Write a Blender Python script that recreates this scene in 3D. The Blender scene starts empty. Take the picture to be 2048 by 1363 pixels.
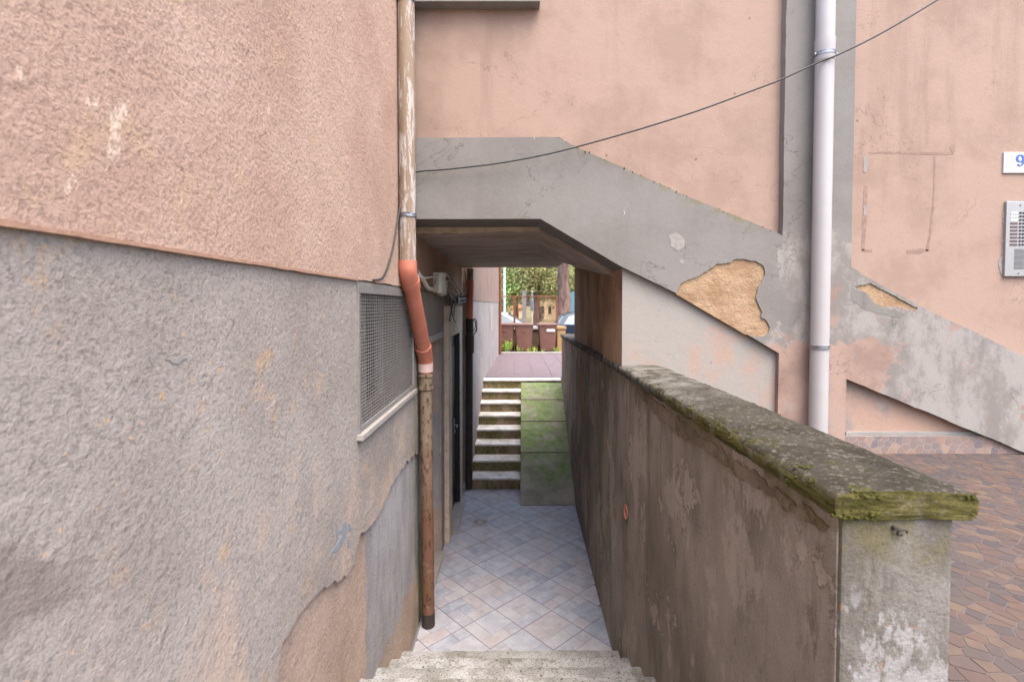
import bpy, bmesh, math, random
from mathutils import Vector, Matrix
from mathutils.geometry import tessellate_polygon
from mathutils import noise as nz
R = math.radians
random.seed(7)

# ------------------------------------------------------------------ camera, sky, sun, exposure
scene = bpy.context.scene
C = scene.collection
CAM_Z = 2.87                                   # the floor of the sunken passage is z = 0
cam_d = bpy.data.cameras.new('camera'); cam = bpy.data.objects.new('camera', cam_d); C.objects.link(cam)
cam.location = (0, 0, CAM_Z); cam.rotation_euler = (R(90 - 1.7), 0, 0)
cam_d.sensor_width = 36; cam_d.lens = 985 / 2048 * 36
cam_d.shift_x = -6 / 2048; cam_d.shift_y = -42.3 / 2048
cam_d.clip_start = .05; cam_d.clip_end = 2000
cam_d.dof.use_dof = True; cam_d.dof.focus_distance = 3.6; cam_d.dof.aperture_fstop = 4.0
scene.camera = cam
world = bpy.data.worlds.new('World'); scene.world = world; world.use_nodes = True
wn = world.node_tree
sky = wn.nodes.new('ShaderNodeTexSky'); sky.sky_type = 'NISHITA'; sky.sun_disc = False
SUN_EL, SUN_AZ = 66, 154                        # degrees; azimuth clockwise from +Y: behind the camera and to the right
sky.sun_elevation = R(SUN_EL); sky.sun_rotation = R(SUN_AZ); sky.dust_density = 5.0; sky.air_density = 1.0; sky.ozone_density = 1.0
wn.links.new(sky.outputs[0], wn.nodes['Background'].inputs[0])
wn.nodes['Background'].inputs[1].default_value = .15
sl = bpy.data.lights.new('sun', 'SUN'); sl.energy = .5; sl.angle = R(50); sl.color = (1, .97, .92)
so = bpy.data.objects.new('sun', sl); C.objects.link(so)
sd = Vector((math.sin(R(SUN_AZ)) * math.cos(R(SUN_EL)), math.cos(R(SUN_AZ)) * math.cos(R(SUN_EL)), math.sin(R(SUN_EL))))
so.rotation_euler = sd.to_track_quat('Z', 'Y').to_euler(); so.location = (0, -5, 15)
vs = scene.view_settings; vs.view_transform = 'Standard'; vs.look = 'None'; vs.exposure = 2.25; vs.gamma = 1
vs.use_curve_mapping = False
scene.cycles.max_bounces = 10; scene.cycles.diffuse_bounces = 6

# ------------------------------------------------------------------ measuring: where a sight line meets a wall or floor plane
F_, P_, CX_, CY_ = 985., R(1.7), 1030., 610 + 985 * math.tan(R(1.7))
def _ray(x, y):
    u = (x - CX_) / F_; v = -(y - CY_) / F_
    return (u, math.cos(P_) + v * math.sin(P_), -math.sin(P_) + v * math.cos(P_))
def on_z(x, y, z): r = _ray(x, y); t = (z - CAM_Z) / r[2]; return (r[0] * t, r[1] * t)
def on_y(x, y, d): r = _ray(x, y); t = d / r[1]; return (r[0] * t, CAM_Z + r[2] * t)
def on_x(x, y, X): r = _ray(x, y); t = X / r[0]; return (r[1] * t, CAM_Z + r[2] * t)

# ------------------------------------------------------------------ helpers: objects
def tag(o, label=None, cat=None, group=None, kind=None):
    if label: o['label'] = label
    if cat: o['category'] = cat
    if group: o['group'] = group
    if kind: o['kind'] = kind
    return o
def thing(name, label, cat, loc=(0, 0, 0), group=None):
    o = bpy.data.objects.new(name, None); C.objects.link(o); o.location = loc; o.empty_display_size = .1
    return tag(o, label, cat, group)
def world_of(o):
    return (world_of(o.parent) @ o.matrix_parent_inverse @ o.matrix_basis) if o.parent else o.matrix_basis.copy()
def link_mesh(name, me, mat, parent=None, kind=None):
    o = bpy.data.objects.new(name, me); C.objects.link(o)
    if mat and not me.materials: me.materials.append(mat)
    if parent:
        o.parent = parent
        # meshes are written in world coordinates: undo the parent's place
        o.matrix_parent_inverse = world_of(parent).inverted()
    if kind: o['kind'] = kind
    return o
def obj(name, bm, mat, parent=None, smooth=False, kind=None, auto=None):
    bmesh.ops.recalc_face_normals(bm, faces=bm.faces)
    me = bpy.data.meshes.new(name); bm.to_mesh(me); bm.free()
    if smooth or auto:
        for p in me.polygons: p.use_smooth = True
    if auto:
        me.set_sharp_from_angle(angle=R(auto))
    return link_mesh(name, me, mat, parent, kind)
def add_box(bm, lo, hi, bevel=0, rot=None, piv=None):
    g = bmesh.ops.create_cube(bm, size=1)
    c = [(a + b) / 2 for a, b in zip(lo, hi)]; s = [abs(b - a) for a, b in zip(lo, hi)]
    for v in g['verts']: v.co = Vector((v.co.x * s[0] + c[0], v.co.y * s[1] + c[1], v.co.z * s[2] + c[2]))
    if bevel:
        es = list({e for v in g['verts'] for e in v.link_edges})
        r = bmesh.ops.bevel(bm, geom=es, offset=bevel, segments=2, affect='EDGES', profile=.6)
        vs_ = {v for f in r['faces'] for v in f.verts} | {v for v in g['verts'] if v.is_valid}
    else: vs_ = set(g['verts'])
    if rot is not None:
        bmesh.ops.rotate(bm, verts=list(vs_), cent=piv or c, matrix=rot)
    return bm
def box(name, lo, hi, mat, parent=None, bevel=0, **k):
    return obj(name, add_box(bmesh.new(), lo, hi, bevel), mat, parent, **k)
def add_tube(bm, path, r, seg=14, caps=True):
    pts = [Vector(p) for p in path]; n = len(pts)
    rr = r if isinstance(r, (list, tuple)) else [r] * n
    t0 = (pts[1] - pts[0]).normalized()
    up = Vector((0, 0, 1)) if abs(t0.z) < .9 else Vector((1, 0, 0))
    nrm = (up - t0 * up.dot(t0)).normalized(); prev = t0; rings = []
    for i, p in enumerate(pts):
        if i == 0: t = t0
        elif i == n - 1: t = (pts[i] - pts[i - 1]).normalized()
        else: t = ((pts[i + 1] - pts[i]).normalized() + (pts[i] - pts[i - 1]).normalized()).normalized()
        q = prev.rotation_difference(t); nrm = q @ nrm; nrm = (nrm - t * nrm.dot(t)).normalized(); prev = t
        b = t.cross(nrm)
        rings.append([bm.verts.new(p + (nrm * math.cos(a) + b * math.sin(a)) * rr[i]) for a in [2 * math.pi * k / seg for k in range(seg)]])
    for a, b in zip(rings, rings[1:]):
        for k in range(seg): bm.faces.new((a[k], a[(k + 1) % seg], b[(k + 1) % seg], b[k]))
    if caps: bm.faces.new(rings[0]); bm.faces.new(rings[-1])
    return bm
def tube(name, path, r, mat, parent=None, seg=14, **k):
    return obj(name, add_tube(bmesh.new(), path, r, seg), mat, parent, auto=40, **k)
AX = {'x': lambda u, v, c: (c, u, v), 'y': lambda u, v, c: (u, c, v), 'z': lambda u, v, c: (u, v, c)}
def add_slab(bm, outer, holes, axis, front, back):
    f = AX[axis]; loops = [outer] + list(holes or [])
    tris = tessellate_polygon([[Vector((u, v, 0)) for u, v in l] for l in loops])
    flat = [p for l in loops for p in l]
    A = [bm.verts.new(f(u, v, front)) for u, v in flat]; B = [bm.verts.new(f(u, v, back)) for u, v in flat]
    for t in tris:
        try: bm.faces.new([A[i] for i in t]); bm.faces.new([B[i] for i in reversed(t)])
        except ValueError: pass
    o = 0
    for l in loops:
        n = len(l)
        for i in range(n):
            j = (i + 1) % n; bm.faces.new((A[o + i], A[o + j], B[o + j], B[o + i]))
        o += n
    return bm
def slab(name, outer, axis, front, back, mat, parent=None, holes=None, **k):
    return obj(name, add_slab(bmesh.new(), outer, holes, axis, front, back), mat, parent, **k)
def rough(pts, amp, step, closed=False, seed=1):
    """a broken, uneven edge through the given corner points, ragged at two scales"""
    rnd = random.Random(seed)
    def once(pts, amp, step):
        out = []
        seq = list(zip(pts, pts[1:] + pts[:1])) if closed else list(zip(pts, pts[1:]))
        for a, b in seq:
            L = math.hypot(b[0] - a[0], b[1] - a[1]); n = max(1, int(L / step))
            nx, ny = -(b[1] - a[1]) / (L or 1), (b[0] - a[0]) / (L or 1)
            for i in range(n):
                t = (i + (rnd.uniform(-.3, .3) if i else 0)) / n; o = 0 if i == 0 else rnd.uniform(-amp, amp)
                out.append((a[0] + (b[0] - a[0]) * t + nx * o, a[1] + (b[1] - a[1]) * t + ny * o))
        if not closed: out.append(pts[-1])
        return out
    return once(once(pts, amp, step), amp * .35, step * .35)
def rect(a, b, c, d): return [(a, c), (b, c), (b, d), (a, d)]

# ------------------------------------------------------------------ helpers: materials
def srgb(r, g, b, m=1.):
    f = lambda v: ((v / 255 + .055) / 1.055) ** 2.4 if v > 10 else v / 255 / 12.92
    return (f(r) * m, f(g) * m, f(b) * m, 1)
class Mat:
    def __init__(s, name, rough=.9, spec=.25, metallic=0):
        s.m = bpy.data.materials.new(name); s.m.use_nodes = True; s.t = s.m.node_tree; s.N = s.t.nodes; s.L = s.t.links
        s.b = s.N['Principled BSDF']; s.b.inputs['Roughness'].default_value = rough
        s.b.inputs['Specular IOR Level'].default_value = spec; s.b.inputs['Metallic'].default_value = metallic
        s.nrm = None
    def new(s, t, **k):
        n = s.N.new(t)
        for a, v in k.items(): setattr(n, a, v)
        return n
    def put(s, sock, v):
        if v is None: return
        if hasattr(v, 'is_output'): s.L.new(v, sock)
        else: sock.default_value = v
    def pos(s, stretch=(1, 1, 1), off=(0, 0, 0), obj=False):
        key = 'obj' if obj else 'pos'
        src = (s.new('ShaderNodeTexCoord').outputs['Object'] if obj else s.new('ShaderNodeNewGeometry').outputs['Position'])
        m = s.new('ShaderNodeMapping'); s.L.new(src, m.inputs[0]); m.inputs['Scale'].default_value = stretch; m.inputs['Location'].default_value = off
        return m.outputs[0]
    def noise(s, scale, detail=5, rough=.6, stretch=(1, 1, 1), seed=0, dist=0, obj=False):
        n = s.new('ShaderNodeTexNoise'); s.L.new(s.pos(stretch, (seed * 3.1, seed * 1.7, seed * 2.3), obj), n.inputs['Vector'])
        n.inputs['Scale'].default_value = scale; n.inputs['Detail'].default_value = detail; n.inputs['Roughness'].default_value = rough; n.inputs['Distortion'].default_value = dist
        return n.outputs[0]
    def voro(s, scale, stretch=(1, 1, 1), seed=0, feature='F1', rnd=1):
        n = s.new('ShaderNodeTexVoronoi', feature=feature); s.L.new(s.pos(stretch, (seed * 3.1, seed * 1.7, seed * 2.3)), n.inputs['Vector'])
        n.inputs['Scale'].default_value = scale; n.inputs['Randomness'].default_value = rnd
        return n.outputs[0]
    def rng(s, v, a, b, c=0., d=1., smooth=True):
        n = s.new('ShaderNodeMapRange', interpolation_type='SMOOTHSTEP' if smooth else 'LINEAR'); s.put(n.inputs[0], v)
        for i, x in enumerate((a, b, c, d)): s.put(n.inputs[i + 1], x)
        return n.outputs[0]
    def math(s, op, a, b=None):
        n = s.new('ShaderNodeMath', operation=op); s.put(n.inputs[0], a); s.put(n.inputs[1], b); return n.outputs[0]
    def mul(s, *v):
        o = v[0]
        for x in v[1:]: o = s.math('MULTIPLY', o, x)
        return o
    def mix(s, f, a, b, blend='MIX'):
        n = s.new('ShaderNodeMix', data_type='RGBA', blend_type=blend); s.put(n.inputs[0], f); s.put(n.inputs[6], a); s.put(n.inputs[7], b); return n.outputs[2]
    def xyz(s):
        n = s.new('ShaderNodeSeparateXYZ'); s.L.new(s.new('ShaderNodeNewGeometry').outputs['Position'], n.inputs[0]); return n.outputs
    def wob(s, ax, amp, scale=3, seed=9):
        """a world coordinate made uneven by noise, for paint and stain boundaries"""
        return s.math('ADD', s.xyz()[ax], s.rng(s.noise(scale, 6, .65, seed=seed), .25, .75, -amp, amp, False))
    def rand(s): return s.new('ShaderNodeObjectInfo').outputs['Random']
    def color(s, v, grain=0):
        if grain:                                     # sand in the render, in two sizes
            v = s.mix(1., v, s.rng(s.noise(130, 3, .6, seed=71), .25, .75, 1 - grain, 1 + grain, False), 'MULTIPLY')
            v = s.mix(1., v, s.rng(s.noise(330, 2, .5, seed=73), .25, .75, 1 - grain * .8, 1 + grain * .8, False), 'MULTIPLY')
        s.put(s.b.inputs['Base Color'], v); return s
    def bump(s, h, strength=.5, dist=.01):
        n = s.new('ShaderNodeBump'); n.inputs['Strength'].default_value = strength; n.inputs['Distance'].default_value = dist
        s.put(n.inputs['Height'], h)
        if s.nrm: s.L.new(s.nrm, n.inputs['Normal'])
        s.nrm = n.outputs[0]; return s
    def done(s):
        if s.nrm: s.L.new(s.nrm, s.b.inputs['Normal'])
        return s.m
STREAK = (1, 1, .12)
def flat(name, col, rough=.6, spec=.4, metallic=0, var=.12, scale=8, bump=0):
    m = Mat(name, rough, spec, metallic)
    d = tuple(c * (1 - var * 2) for c in col[:3]) + (1,)
    m.color(m.mix(m.rng(m.noise(scale, 6, .7), .3, .7), col, d))
    if bump: m.bump(m.noise(scale * 6, 5, .6), bump, .004)
    return m.done()

# --- stucco of the left building: coarse, with blots, ochre grit showing through and vertical dirt
def stucco(name, base, dark, grit, gritamt=.5, coarse=1., seed=0, patches=None, dark2=None, extra=None):
    m = Mat(name, .95, .15)
    col = m.mix(m.rng(m.noise(1.3, 6, .6, seed=seed), .35, .7), base, dark)
    col = m.mix(m.mul(m.rng(m.noise(2.2, 5, .6, STREAK, seed=seed + 2), .48, .75), .45), col, dark2 or dark)
    col = m.mix(m.mul(m.rng(m.noise(7, 7, .7, seed=seed + 4), .55, .68), m.rng(m.noise(1.1, 3, .5, seed=seed + 5), .42, .62), gritamt), col, grit)
    if patches: col = m.mix(m.mul(m.rng(m.noise(2.6, 8, .75, (1, 1, .55), seed=seed + 6), .645, .68), .75), col, patches)
    # shading of the coarse grain put into the colour: dark hollows, pale crests
    g = m.noise(74, 6, .68, seed=seed + 7); g2 = m.noise(20, 4, .6, seed=seed + 8)
    col = m.mix(m.mul(m.rng(g, .5, .38), .42), col, tuple(c * .5 for c in dark[:3]) + (1,))
    col = m.mix(m.mul(m.rng(g, .56, .70), .3), col, tuple(min(1, c * 1.25) for c in base[:3]) + (1,))
    dots = m.mul(m.rng(m.noise(26, 3, .6, seed=seed + 15), .66, .70), m.rng(m.noise(1.6, 3, .5, seed=seed + 16), .40, .55), gritamt)
    col = m.mix(dots, col, grit)
    spots = m.mul(m.rng(m.voro(5.5, seed=seed + 3), .07, .045), m.rng(m.noise(3, 2, seed=seed + 11), .5, .56))
    col = m.mix(m.mul(spots, .6), col, tuple(c * .4 for c in dark[:3]) + (1,))
    if extra: col = extra(m, col)
    m.color(col, .10)
    m.bump(m.noise(4, 4, .6, seed=seed), .35, .03).bump(g2, .45 * coarse, .022).bump(m.rng(m.noise(8, 3, .5, seed=seed + 21), .62, .70), .35, .008).bump(m.rng(m.voro(2.3, seed=seed + 22), .055, .04), .5, .006).bump(g, .9, .012 * coarse)
    return m.done()
M = {}
def damp(m, col):
    k = m.mul(m.rng(m.wob(1, .08, 4, 61), 4.08, 4.26), m.rng(m.xyz()[1], 4.7, 4.5), m.rng(m.noise(5, 6, .7, (1, 1, .3), seed=63), .34, .56), .75)
    return m.mix(k, col, srgb(112, 118, 88, .8))
def pale_smear(m, col):
    # a later skim of pale grey cement trowelled over the bare render beside the downpipe
    Y, Z = m.wob(1, .05, 7, 41), m.wob(2, .16, 5, 43)
    k = m.mul(m.rng(Y, 2.80, 2.83), m.rng(Z, .50, .56), m.rng(Z, 1.70, 1.55))
    c = m.mix(m.rng(m.noise(4, 6, .65, (1, 1, .3), seed=45), .35, .65), srgb(172, 171, 174, .85), srgb(148, 145, 146, .85))
    col = m.mix(m.mul(k, m.rng(m.noise(9, 7, .7, seed=47), .28, .42)), col, c)
    return damp(m, col)
def mud_smear(m, col):
    Y, Z = m.wob(1, .14, 5, 51), m.wob(2, .12, 5, 53)
    k = m.mul(m.rng(Y, 1.02, .9), m.rng(Z, 2.47, 2.42), m.rng(Z, 2.28, 2.34), .7)
    col = m.mix(k, col, srgb(132, 120, 112, .8))
    # rain washed paler, peach tinted band low on the coat
    k2 = m.mul(m.rng(m.wob(2, .35, 2, 55), 2.3, 1.7), m.rng(m.noise(3.5, 7, .68, (1, 1, .6), seed=57), .46, .62), .55)
    return damp(m, m.mix(k2, col, srgb(198, 172, 152, .88)))
M['left_pink'] = stucco('left_pink', srgb(212, 182, 163, .70), srgb(193, 160, 142, .70), srgb(198, 170, 136, .84), .5, .7, 1, srgb(224, 202, 182, .86))
M['left_grey'] = stucco('left_grey', srgb(179, 170, 162, .76), srgb(160, 150, 142, .76), srgb(184, 156, 126, .9), .85, .72, 4, extra=mud_smear)
M['left_base'] = stucco('left_base', srgb(184, 164, 149, .9), srgb(154, 136, 124, .9), srgb(196, 170, 146, .9), .5, .6, 8, extra=pale_smear)
def smooth_plaster(name, base, dark, light=None, seed=0, streak=.5, bump=.35, spots=True, blot=.55, fine=None):
    m = Mat(name, .9, .2)
    col = m.mix(m.mul(m.rng(m.noise(1.6, 9, .68, seed=seed), .46, .62), blot), base, dark)
    col = m.mix(m.mul(m.rng(m.noise(4.5, 8, .66, STREAK, seed=seed + 1), .50, .64), m.rng(m.noise(.9, 3, .5, seed=seed + 9), .4, .6), streak), col, dark)
    ck = m.noise(1.1, 9, .58, seed=seed + 12, dist=.5)
    col = m.mix(m.mul(m.rng(ck, .4975, .5), m.rng(ck, .5025, .5), m.rng(m.noise(1.3, 2, .5, seed=seed + 13), .5, .56), .5), col, tuple(c * .45 for c in dark[:3]) + (1,))
    if light: col = m.mix(m.mul(m.rng(m.noise(3.2, 8, .7, seed=seed + 2), .56, .66), .6), col, light)
    col = m.mix(m.mul(m.rng(m.noise(60, 4, .6, seed=seed + 5), .55, .35), .1), col, dark)
    if spots:
        v = m.mul(m.rng(m.voro(4.2, seed=seed + 3), .05, .03), m.rng(m.noise(2.4, 2, seed=seed + 6), .47, .52))
        col = m.mix(m.mul(v, .75), col, srgb(96, 80, 74))
    m.color(col, .07)
    m.bump(m.noise(9, 5, .6, seed=seed), bump * .6, .012).bump(m.noise(110, 4, .6, seed=seed), bump, .004)
    return m.done()
M['pink'] = smooth_plaster('facade_pink', srgb(224, 193, 175, .395), srgb(194, 164, 148, .395), None, 2, .5, blot=.5)
M['patch_grey'] = smooth_plaster('patch_grey', srgb(158, 150, 146), srgb(134, 126, 120), srgb(178, 172, 168), 5, .4, .3, False)
M['damp_cement'] = smooth_plaster('damp_cement', srgb(160, 156, 150, .5), srgb(124, 120, 112, .45), None, 55, .7, .5, False)
M['bead'] = flat('pale_orange_bead', srgb(214, 172, 146, .55), .9, .1, scale=25, bump=.4)
M['scar'] = flat('plaster_scar', srgb(206, 176, 160, .42), .95, .1, scale=30, bump=.4)
M['filler'] = flat('white_filler', srgb(204, 197, 192, .46), .9, .1, scale=40, bump=.4)

def frame_mat():
    m = Mat('facade_grey_paint', .9, .2)
    gr, gd = srgb(167, 163, 159, .47), srgb(147, 142, 137, .47)
    col = m.mix(m.mul(m.rng(m.noise(1.7, 6, .6), .42, .7), .7), gr, gd)
    col = m.mix(m.mul(m.rng(m.noise(3, 5, .6, STREAK, seed=3), .5, .75), .55), col, gd)
    X = m.wob(0, .30, 2.6, 3); Z = m.wob(2, .22, 3.2, 5)
    # newer pale skim round the foot of the pilaster and along the lower flight
    skim = m.mul(m.rng(X, 1.95, 1.975), m.rng(Z, 3.375, 3.345))
    sk = m.mix(m.rng(m.noise(2.6, 9, .7, (1, 1, .7), seed=6), .44, .58), srgb(194, 188, 182, .46), srgb(165, 158, 152, .46))
    col = m.mix(skim, col, sk)
    # peach undercoat where the paint is gone, mostly low on the post
    pe = m.mix(m.rng(m.noise(3, 6, .6, seed=8), .4, .65), srgb(216, 184, 168, .44), srgb(188, 156, 142, .44))
    Xp = m.xyz()[0]; Zp = m.wob(2, .28, 3.5, 11)
    low = m.mul(m.rng(Zp, 2.64, 2.54), m.rng(m.wob(0, .22, 3, 12), 2.80, 2.68), m.rng(m.noise(7, 8, .7, seed=27), .3, .42), .9)
    blots = m.mul(m.rng(m.noise(3.4, 7, .65, seed=14), .585, .63), m.rng(Xp, 1.9, 2.1), m.rng(Z, 3.1, 2.9), .7)
    col = m.mix(low, col, pe); col = m.mix(blots, col, pe)
    # white paint flecks
    fl = m.mul(m.rng(m.noise(9, 6, .7, (1, 1, .4), seed=17), .70, .73), .8)
    col = m.mix(fl, col, srgb(205, 202, 200))
    # dark mould on the skim
    mo = m.mul(m.rng(m.noise(6, 7, .7, seed=21), .61, .68), skim, .55)
    col = m.mix(mo, col, srgb(110, 106, 100))
    # greenish run-off under the ledge of the upper flight (ledge line z = 4.13 - 0.465*(x-0.3))
    led = m.math('SUBTRACT', m.math('SUBTRACT', 4.14, m.mul(m.math('SUBTRACT', Xp, .3), .445)), m.wob(2, .05, 9, 23))
    mossy = m.mul(m.rng(led, .12, .01), m.rng(Xp, .3, .5), m.rng(Xp, 1.9, 1.6), m.rng(m.noise(12, 5, .7, seed=25), .4, .6), .7)
    col = m.mix(mossy, col, srgb(104, 100, 58))
    ck = m.noise(1.4, 9, .6, seed=33, dist=.6)
    col = m.mix(m.mul(m.rng(ck, .4965, .5), m.rng(ck, .5035, .5), m.rng(m.noise(1.6, 2, .5, seed=35), .46, .54), .65), col, srgb(74, 70, 66, .6))
    m.color(col, .08)
    m.bump(m.noise(10, 5, .6), .25, .012).bump(m.noise(120, 4, .6), .35, .004)
    return m.done()
M['frame'] = frame_mat()
def ochre():
    m = Mat('bare_render', .95, .1)
    col = m.mix(m.rng(m.noise(5, 7, .65), .35, .65), srgb(216, 186, 152, .5), srgb(194, 160, 126, .48))
    col = m.mix(m.mul(m.rng(m.noise(30, 5, .7, (1, 1, 2)), .6, .68), .5), col, srgb(140, 104, 74))
    m.color(col, .16).bump(m.noise(7, 6, .7), .5, .03).bump(m.noise(28, 8, .75), .5, .016).bump(m.noise(120, 4, .6), .5, .004)
    return m.done()
M['ochre'] = ochre()
def infill(name, pale, peach, seed, bias):
    m = Mat(name, .92, .15)
    k = m.rng(m.math('ADD', m.noise(2.1, 8, .68, seed=seed), m.mul(m.math('SUBTRACT', m.xyz()[0], bias), .16)), .5, .64)
    col = m.mix(k, pale, peach)
    col = m.mix(m.mul(m.rng(m.noise(5, 8, .72, seed=seed + 2), .56, .66), .55), col, srgb(150, 138, 130))
    col = m.mix(m.mul(m.rng(m.noise(18, 7, .7, seed=seed + 3), .63, .7), .6), col, srgb(112, 98, 90))
    m.color(col, .08).bump(m.noise(14, 6, .6, seed=seed), .35, .01).bump(m.noise(110, 4, .6), .3, .004)
    return m.done()
M['infill_pale'] = infill('infill_pale', srgb(203, 197, 189, .44), srgb(218, 190, 174, .44), 31, 1.55)
M['infill_peach'] = infill('infill_peach', srgb(188, 174, 166, .46), srgb(218, 184, 164, .46), 37, 2.0)
def soffit(name, a, b, c, stretch, seed=0):
    m = Mat(name, .9, .2)
    col = m.mix(m.rng(m.noise(2, 6, .65, stretch, seed=seed), .38, .65), a, b)
    col = m.mix(m.mul(m.rng(m.noise(4, 7, .7, stretch, seed=seed + 2), .53, .66), .7), col, c)
    col = m.mix(m.mul(m.rng(m.voro(6, seed=seed), .08, .05), .7), col, srgb(50, 40, 34))
    m.color(col, .12).bump(m.noise(7, 6, .65, stretch), .5, .025).bump(m.noise(45, 7, .7), .55, .010)
    return m.done()
M['soffit'] = soffit('tunnel_soffit', srgb(178, 164, 154), srgb(150, 136, 126), srgb(192, 178, 164), (.7, 2.6, 2.6))
M['tunnel_wall'] = soffit('tunnel_brown_wall', srgb(178, 148, 122), srgb(148, 120, 98), srgb(112, 90, 74), (1.0, 1.0, .75), 4)

def parapet_mat():
    m = Mat('parapet_render', .88, .2)
    col = m.mix(m.rng(m.noise(1.5, 7, .6, (1, 1, .5)), .38, .64), srgb(147, 136, 126), srgb(116, 106, 97))
    col = m.mix(m.mul(m.rng(m.noise(2.6, 8, .7, (1, 1, .38), seed=3), .47, .66), .65), col, srgb(95, 87, 78))
    col = m.mix(m.mul(m.rng(m.noise(2.0, 9, .66, (1, 1, .6), seed=5), .54, .565), .6), col, srgb(164, 152, 142))
    col = m.mix(m.mul(m.rng(m.noise(4, 8, .72, (1, 1, .4), seed=8), .6, .67), .6), col, srgb(80, 71, 65))
    dr = m.mul(m.rng(m.noise(8, 8, .7, (1, 1, .14), seed=41), .53, .64), m.rng(m.wob(2, .5, 3, 43), 1.3, 2.2), .4)
    col = m.mix(dr, col, srgb(70, 61, 55))
    fk = m.noise(3.0, 10, .7, (1, 1, .8), seed=45)
    col = m.mix(m.mul(m.rng(fk, .585, .592), .55), col, srgb(170, 155, 146))
    col = m.mix(m.mul(m.rng(fk, .575, .585), m.rng(fk, .597, .587), .7), col, srgb(64, 55, 50))
    # hairline cracks
    cr = m.mul(m.rng(m.noise(2.0, 6, .6, (1, 1, .7), seed=12, dist=.6), .497, .5), m.rng(m.noise(2.0, 6, .6, (1, 1, .7), seed=12, dist=.6), .503, .5))
    col = m.mix(m.mul(cr, .5), col, srgb(50, 42, 38))
    g = m.mul(m.rng(m.wob(2, .14, 4, 15), 2.18, 2.36), m.rng(m.noise(3, 5, .6, seed=18), .42, .6), .6)
    col = m.mix(g, col, srgb(98, 88, 56))
    m.color(col, .16).bump(m.noise(6, 6, .62, (1, 1, .5)), .5, .02).bump(m.noise(45, 5, .65), .45, .006).bump(cr, -.4, .006)
    return m.done()
M['parapet'] = parapet_mat()
def moss_stone(name, a, b, moss, mossamt, seed=0, streak=(1, 1, 1), lo=.48, hi=.6, speck=0):
    m = Mat(name, .95, .1)
    col = m.mix(m.rng(m.noise(4, 7, .65, streak, seed=seed), .38, .64), a, b)
    mk = m.mul(m.rng(m.noise(3.5, 8, .72, streak, seed=seed + 3), lo, hi), mossamt)
    col = m.mix(mk, col, m.mix(m.rng(m.noise(25, 4, .6, seed=seed), .4, .6), moss, tuple(c * .5 for c in moss[:3]) + (1,)))
    col = m.mix(m.mul(m.rng(m.noise(40, 4, .7, seed=seed + 6), .62, .7), .6), col, srgb(58, 52, 44))
    if speck:
        col = m.mix(m.mul(m.rng(m.noise(95, 3, .6, seed=seed + 8), .56, .62), speck), col, srgb(92, 88, 80, .6))
        col = m.mix(m.mul(m.rng(m.voro(16, seed=seed + 9), .16, .12), m.rng(m.noise(5, 3, seed=seed + 10), .48, .54), speck), col, srgb(74, 68, 62, .6))
    m.color(col, .12).bump(m.noise(22, 6, .7, streak), .6, .012).bump(m.noise(120, 4, .6), .5, .005)
    return m.done()
def coping_mat():
    m = Mat('coping_cement', .95, .1)
    col = m.mix(m.rng(m.noise(6, 9, .74), .40, .62), srgb(126, 120, 108, .28), srgb(98, 92, 80, .26))
    col = m.mix(m.mul(m.rng(m.noise(7, 9, .76, seed=2), .55, .64), .6), col, srgb(114, 108, 66, .3))
    col = m.mix(m.mul(m.rng(m.noise(52, 4, .7, seed=31), .56, .62), .7), col, srgb(168, 162, 146, .4))
    col = m.mix(m.mul(m.rng(m.noise(44, 5, .7, seed=33), .57, .63), .75), col, srgb(70, 64, 50, .5))
    # paler, barer cement towards the building
    col = m.mix(m.mul(m.rng(m.wob(1, .5, 3, 4), 2.0, 3.0), m.rng(m.noise(9, 7, .7, seed=5), .35, .62), .85), col, srgb(176, 172, 164, .42))
    # moss and lichen hang on the sides of the slab, which stay damp
    n = m.new('ShaderNodeSeparateXYZ'); m.L.new(m.new('ShaderNodeNewGeometry').outputs['True Normal'], n.inputs[0])
    side = m.rng(n.outputs[2], .75, .3)
    lines = m.noise(9, 6, .7, (1, 1, 9), seed=9)
    sc = m.mix(m.rng(lines, .4, .62), srgb(148, 140, 86, .5), srgb(104, 100, 52, .45))
    sc = m.mix(m.mul(m.rng(m.noise(5, 6, .7, seed=11), .5, .62), .85), sc, srgb(178, 168, 144, .5))
    col = m.mix(m.mul(side, m.rng(m.xyz()[1], 3.0, 1.9), .95), col, sc)
    col = m.mix(m.mul(m.rng(m.noise(30, 5, .7, seed=13), .62, .69), .7), col, srgb(60, 54, 40))
    m.color(col, .22).bump(m.noise(18, 8, .75, (1.4, 1, 4)), .9, .018).bump(m.noise(90, 5, .7), .6, .005)
    return m.done()
M['coping'] = coping_mat()
def pillar_mat():
    m = Mat('pillar_render', .93, .12)
    col = m.mix(m.rng(m.noise(6, 7, .66, (1, 1, .35)), .36, .64), srgb(166, 161, 154, .52), srgb(130, 124, 116, .5))
    col = m.mix(m.mul(m.rng(m.noise(5, 9, .74, (1, 1, .5), seed=4), .505, .545), m.rng(m.xyz()[2], 2.26, 2.12), .75), col, srgb(200, 199, 198, .5))
    col = m.mix(m.mul(m.rng(m.wob(2, .06, 9, 6), 2.22, 2.33), m.rng(m.noise(9, 7, .72, seed=8), .42, .6), .6), col, srgb(128, 120, 82, .6))
    col = m.mix(m.mul(m.rng(m.noise(26, 6, .7, seed=9), .62, .68), .8), col, srgb(170, 134, 106, .6))
    col = m.mix(m.mul(m.rng(m.noise(14, 7, .75, (1, 1, .3), seed=10), .58, .68), .7), col, srgb(82, 76, 66))
    m.color(col, .16).bump(m.noise(15, 7, .7), .7, .012).bump(m.noise(90, 5, .7), .6, .005)
    return m.done()
M['pillar'] = pillar_mat()
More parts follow.
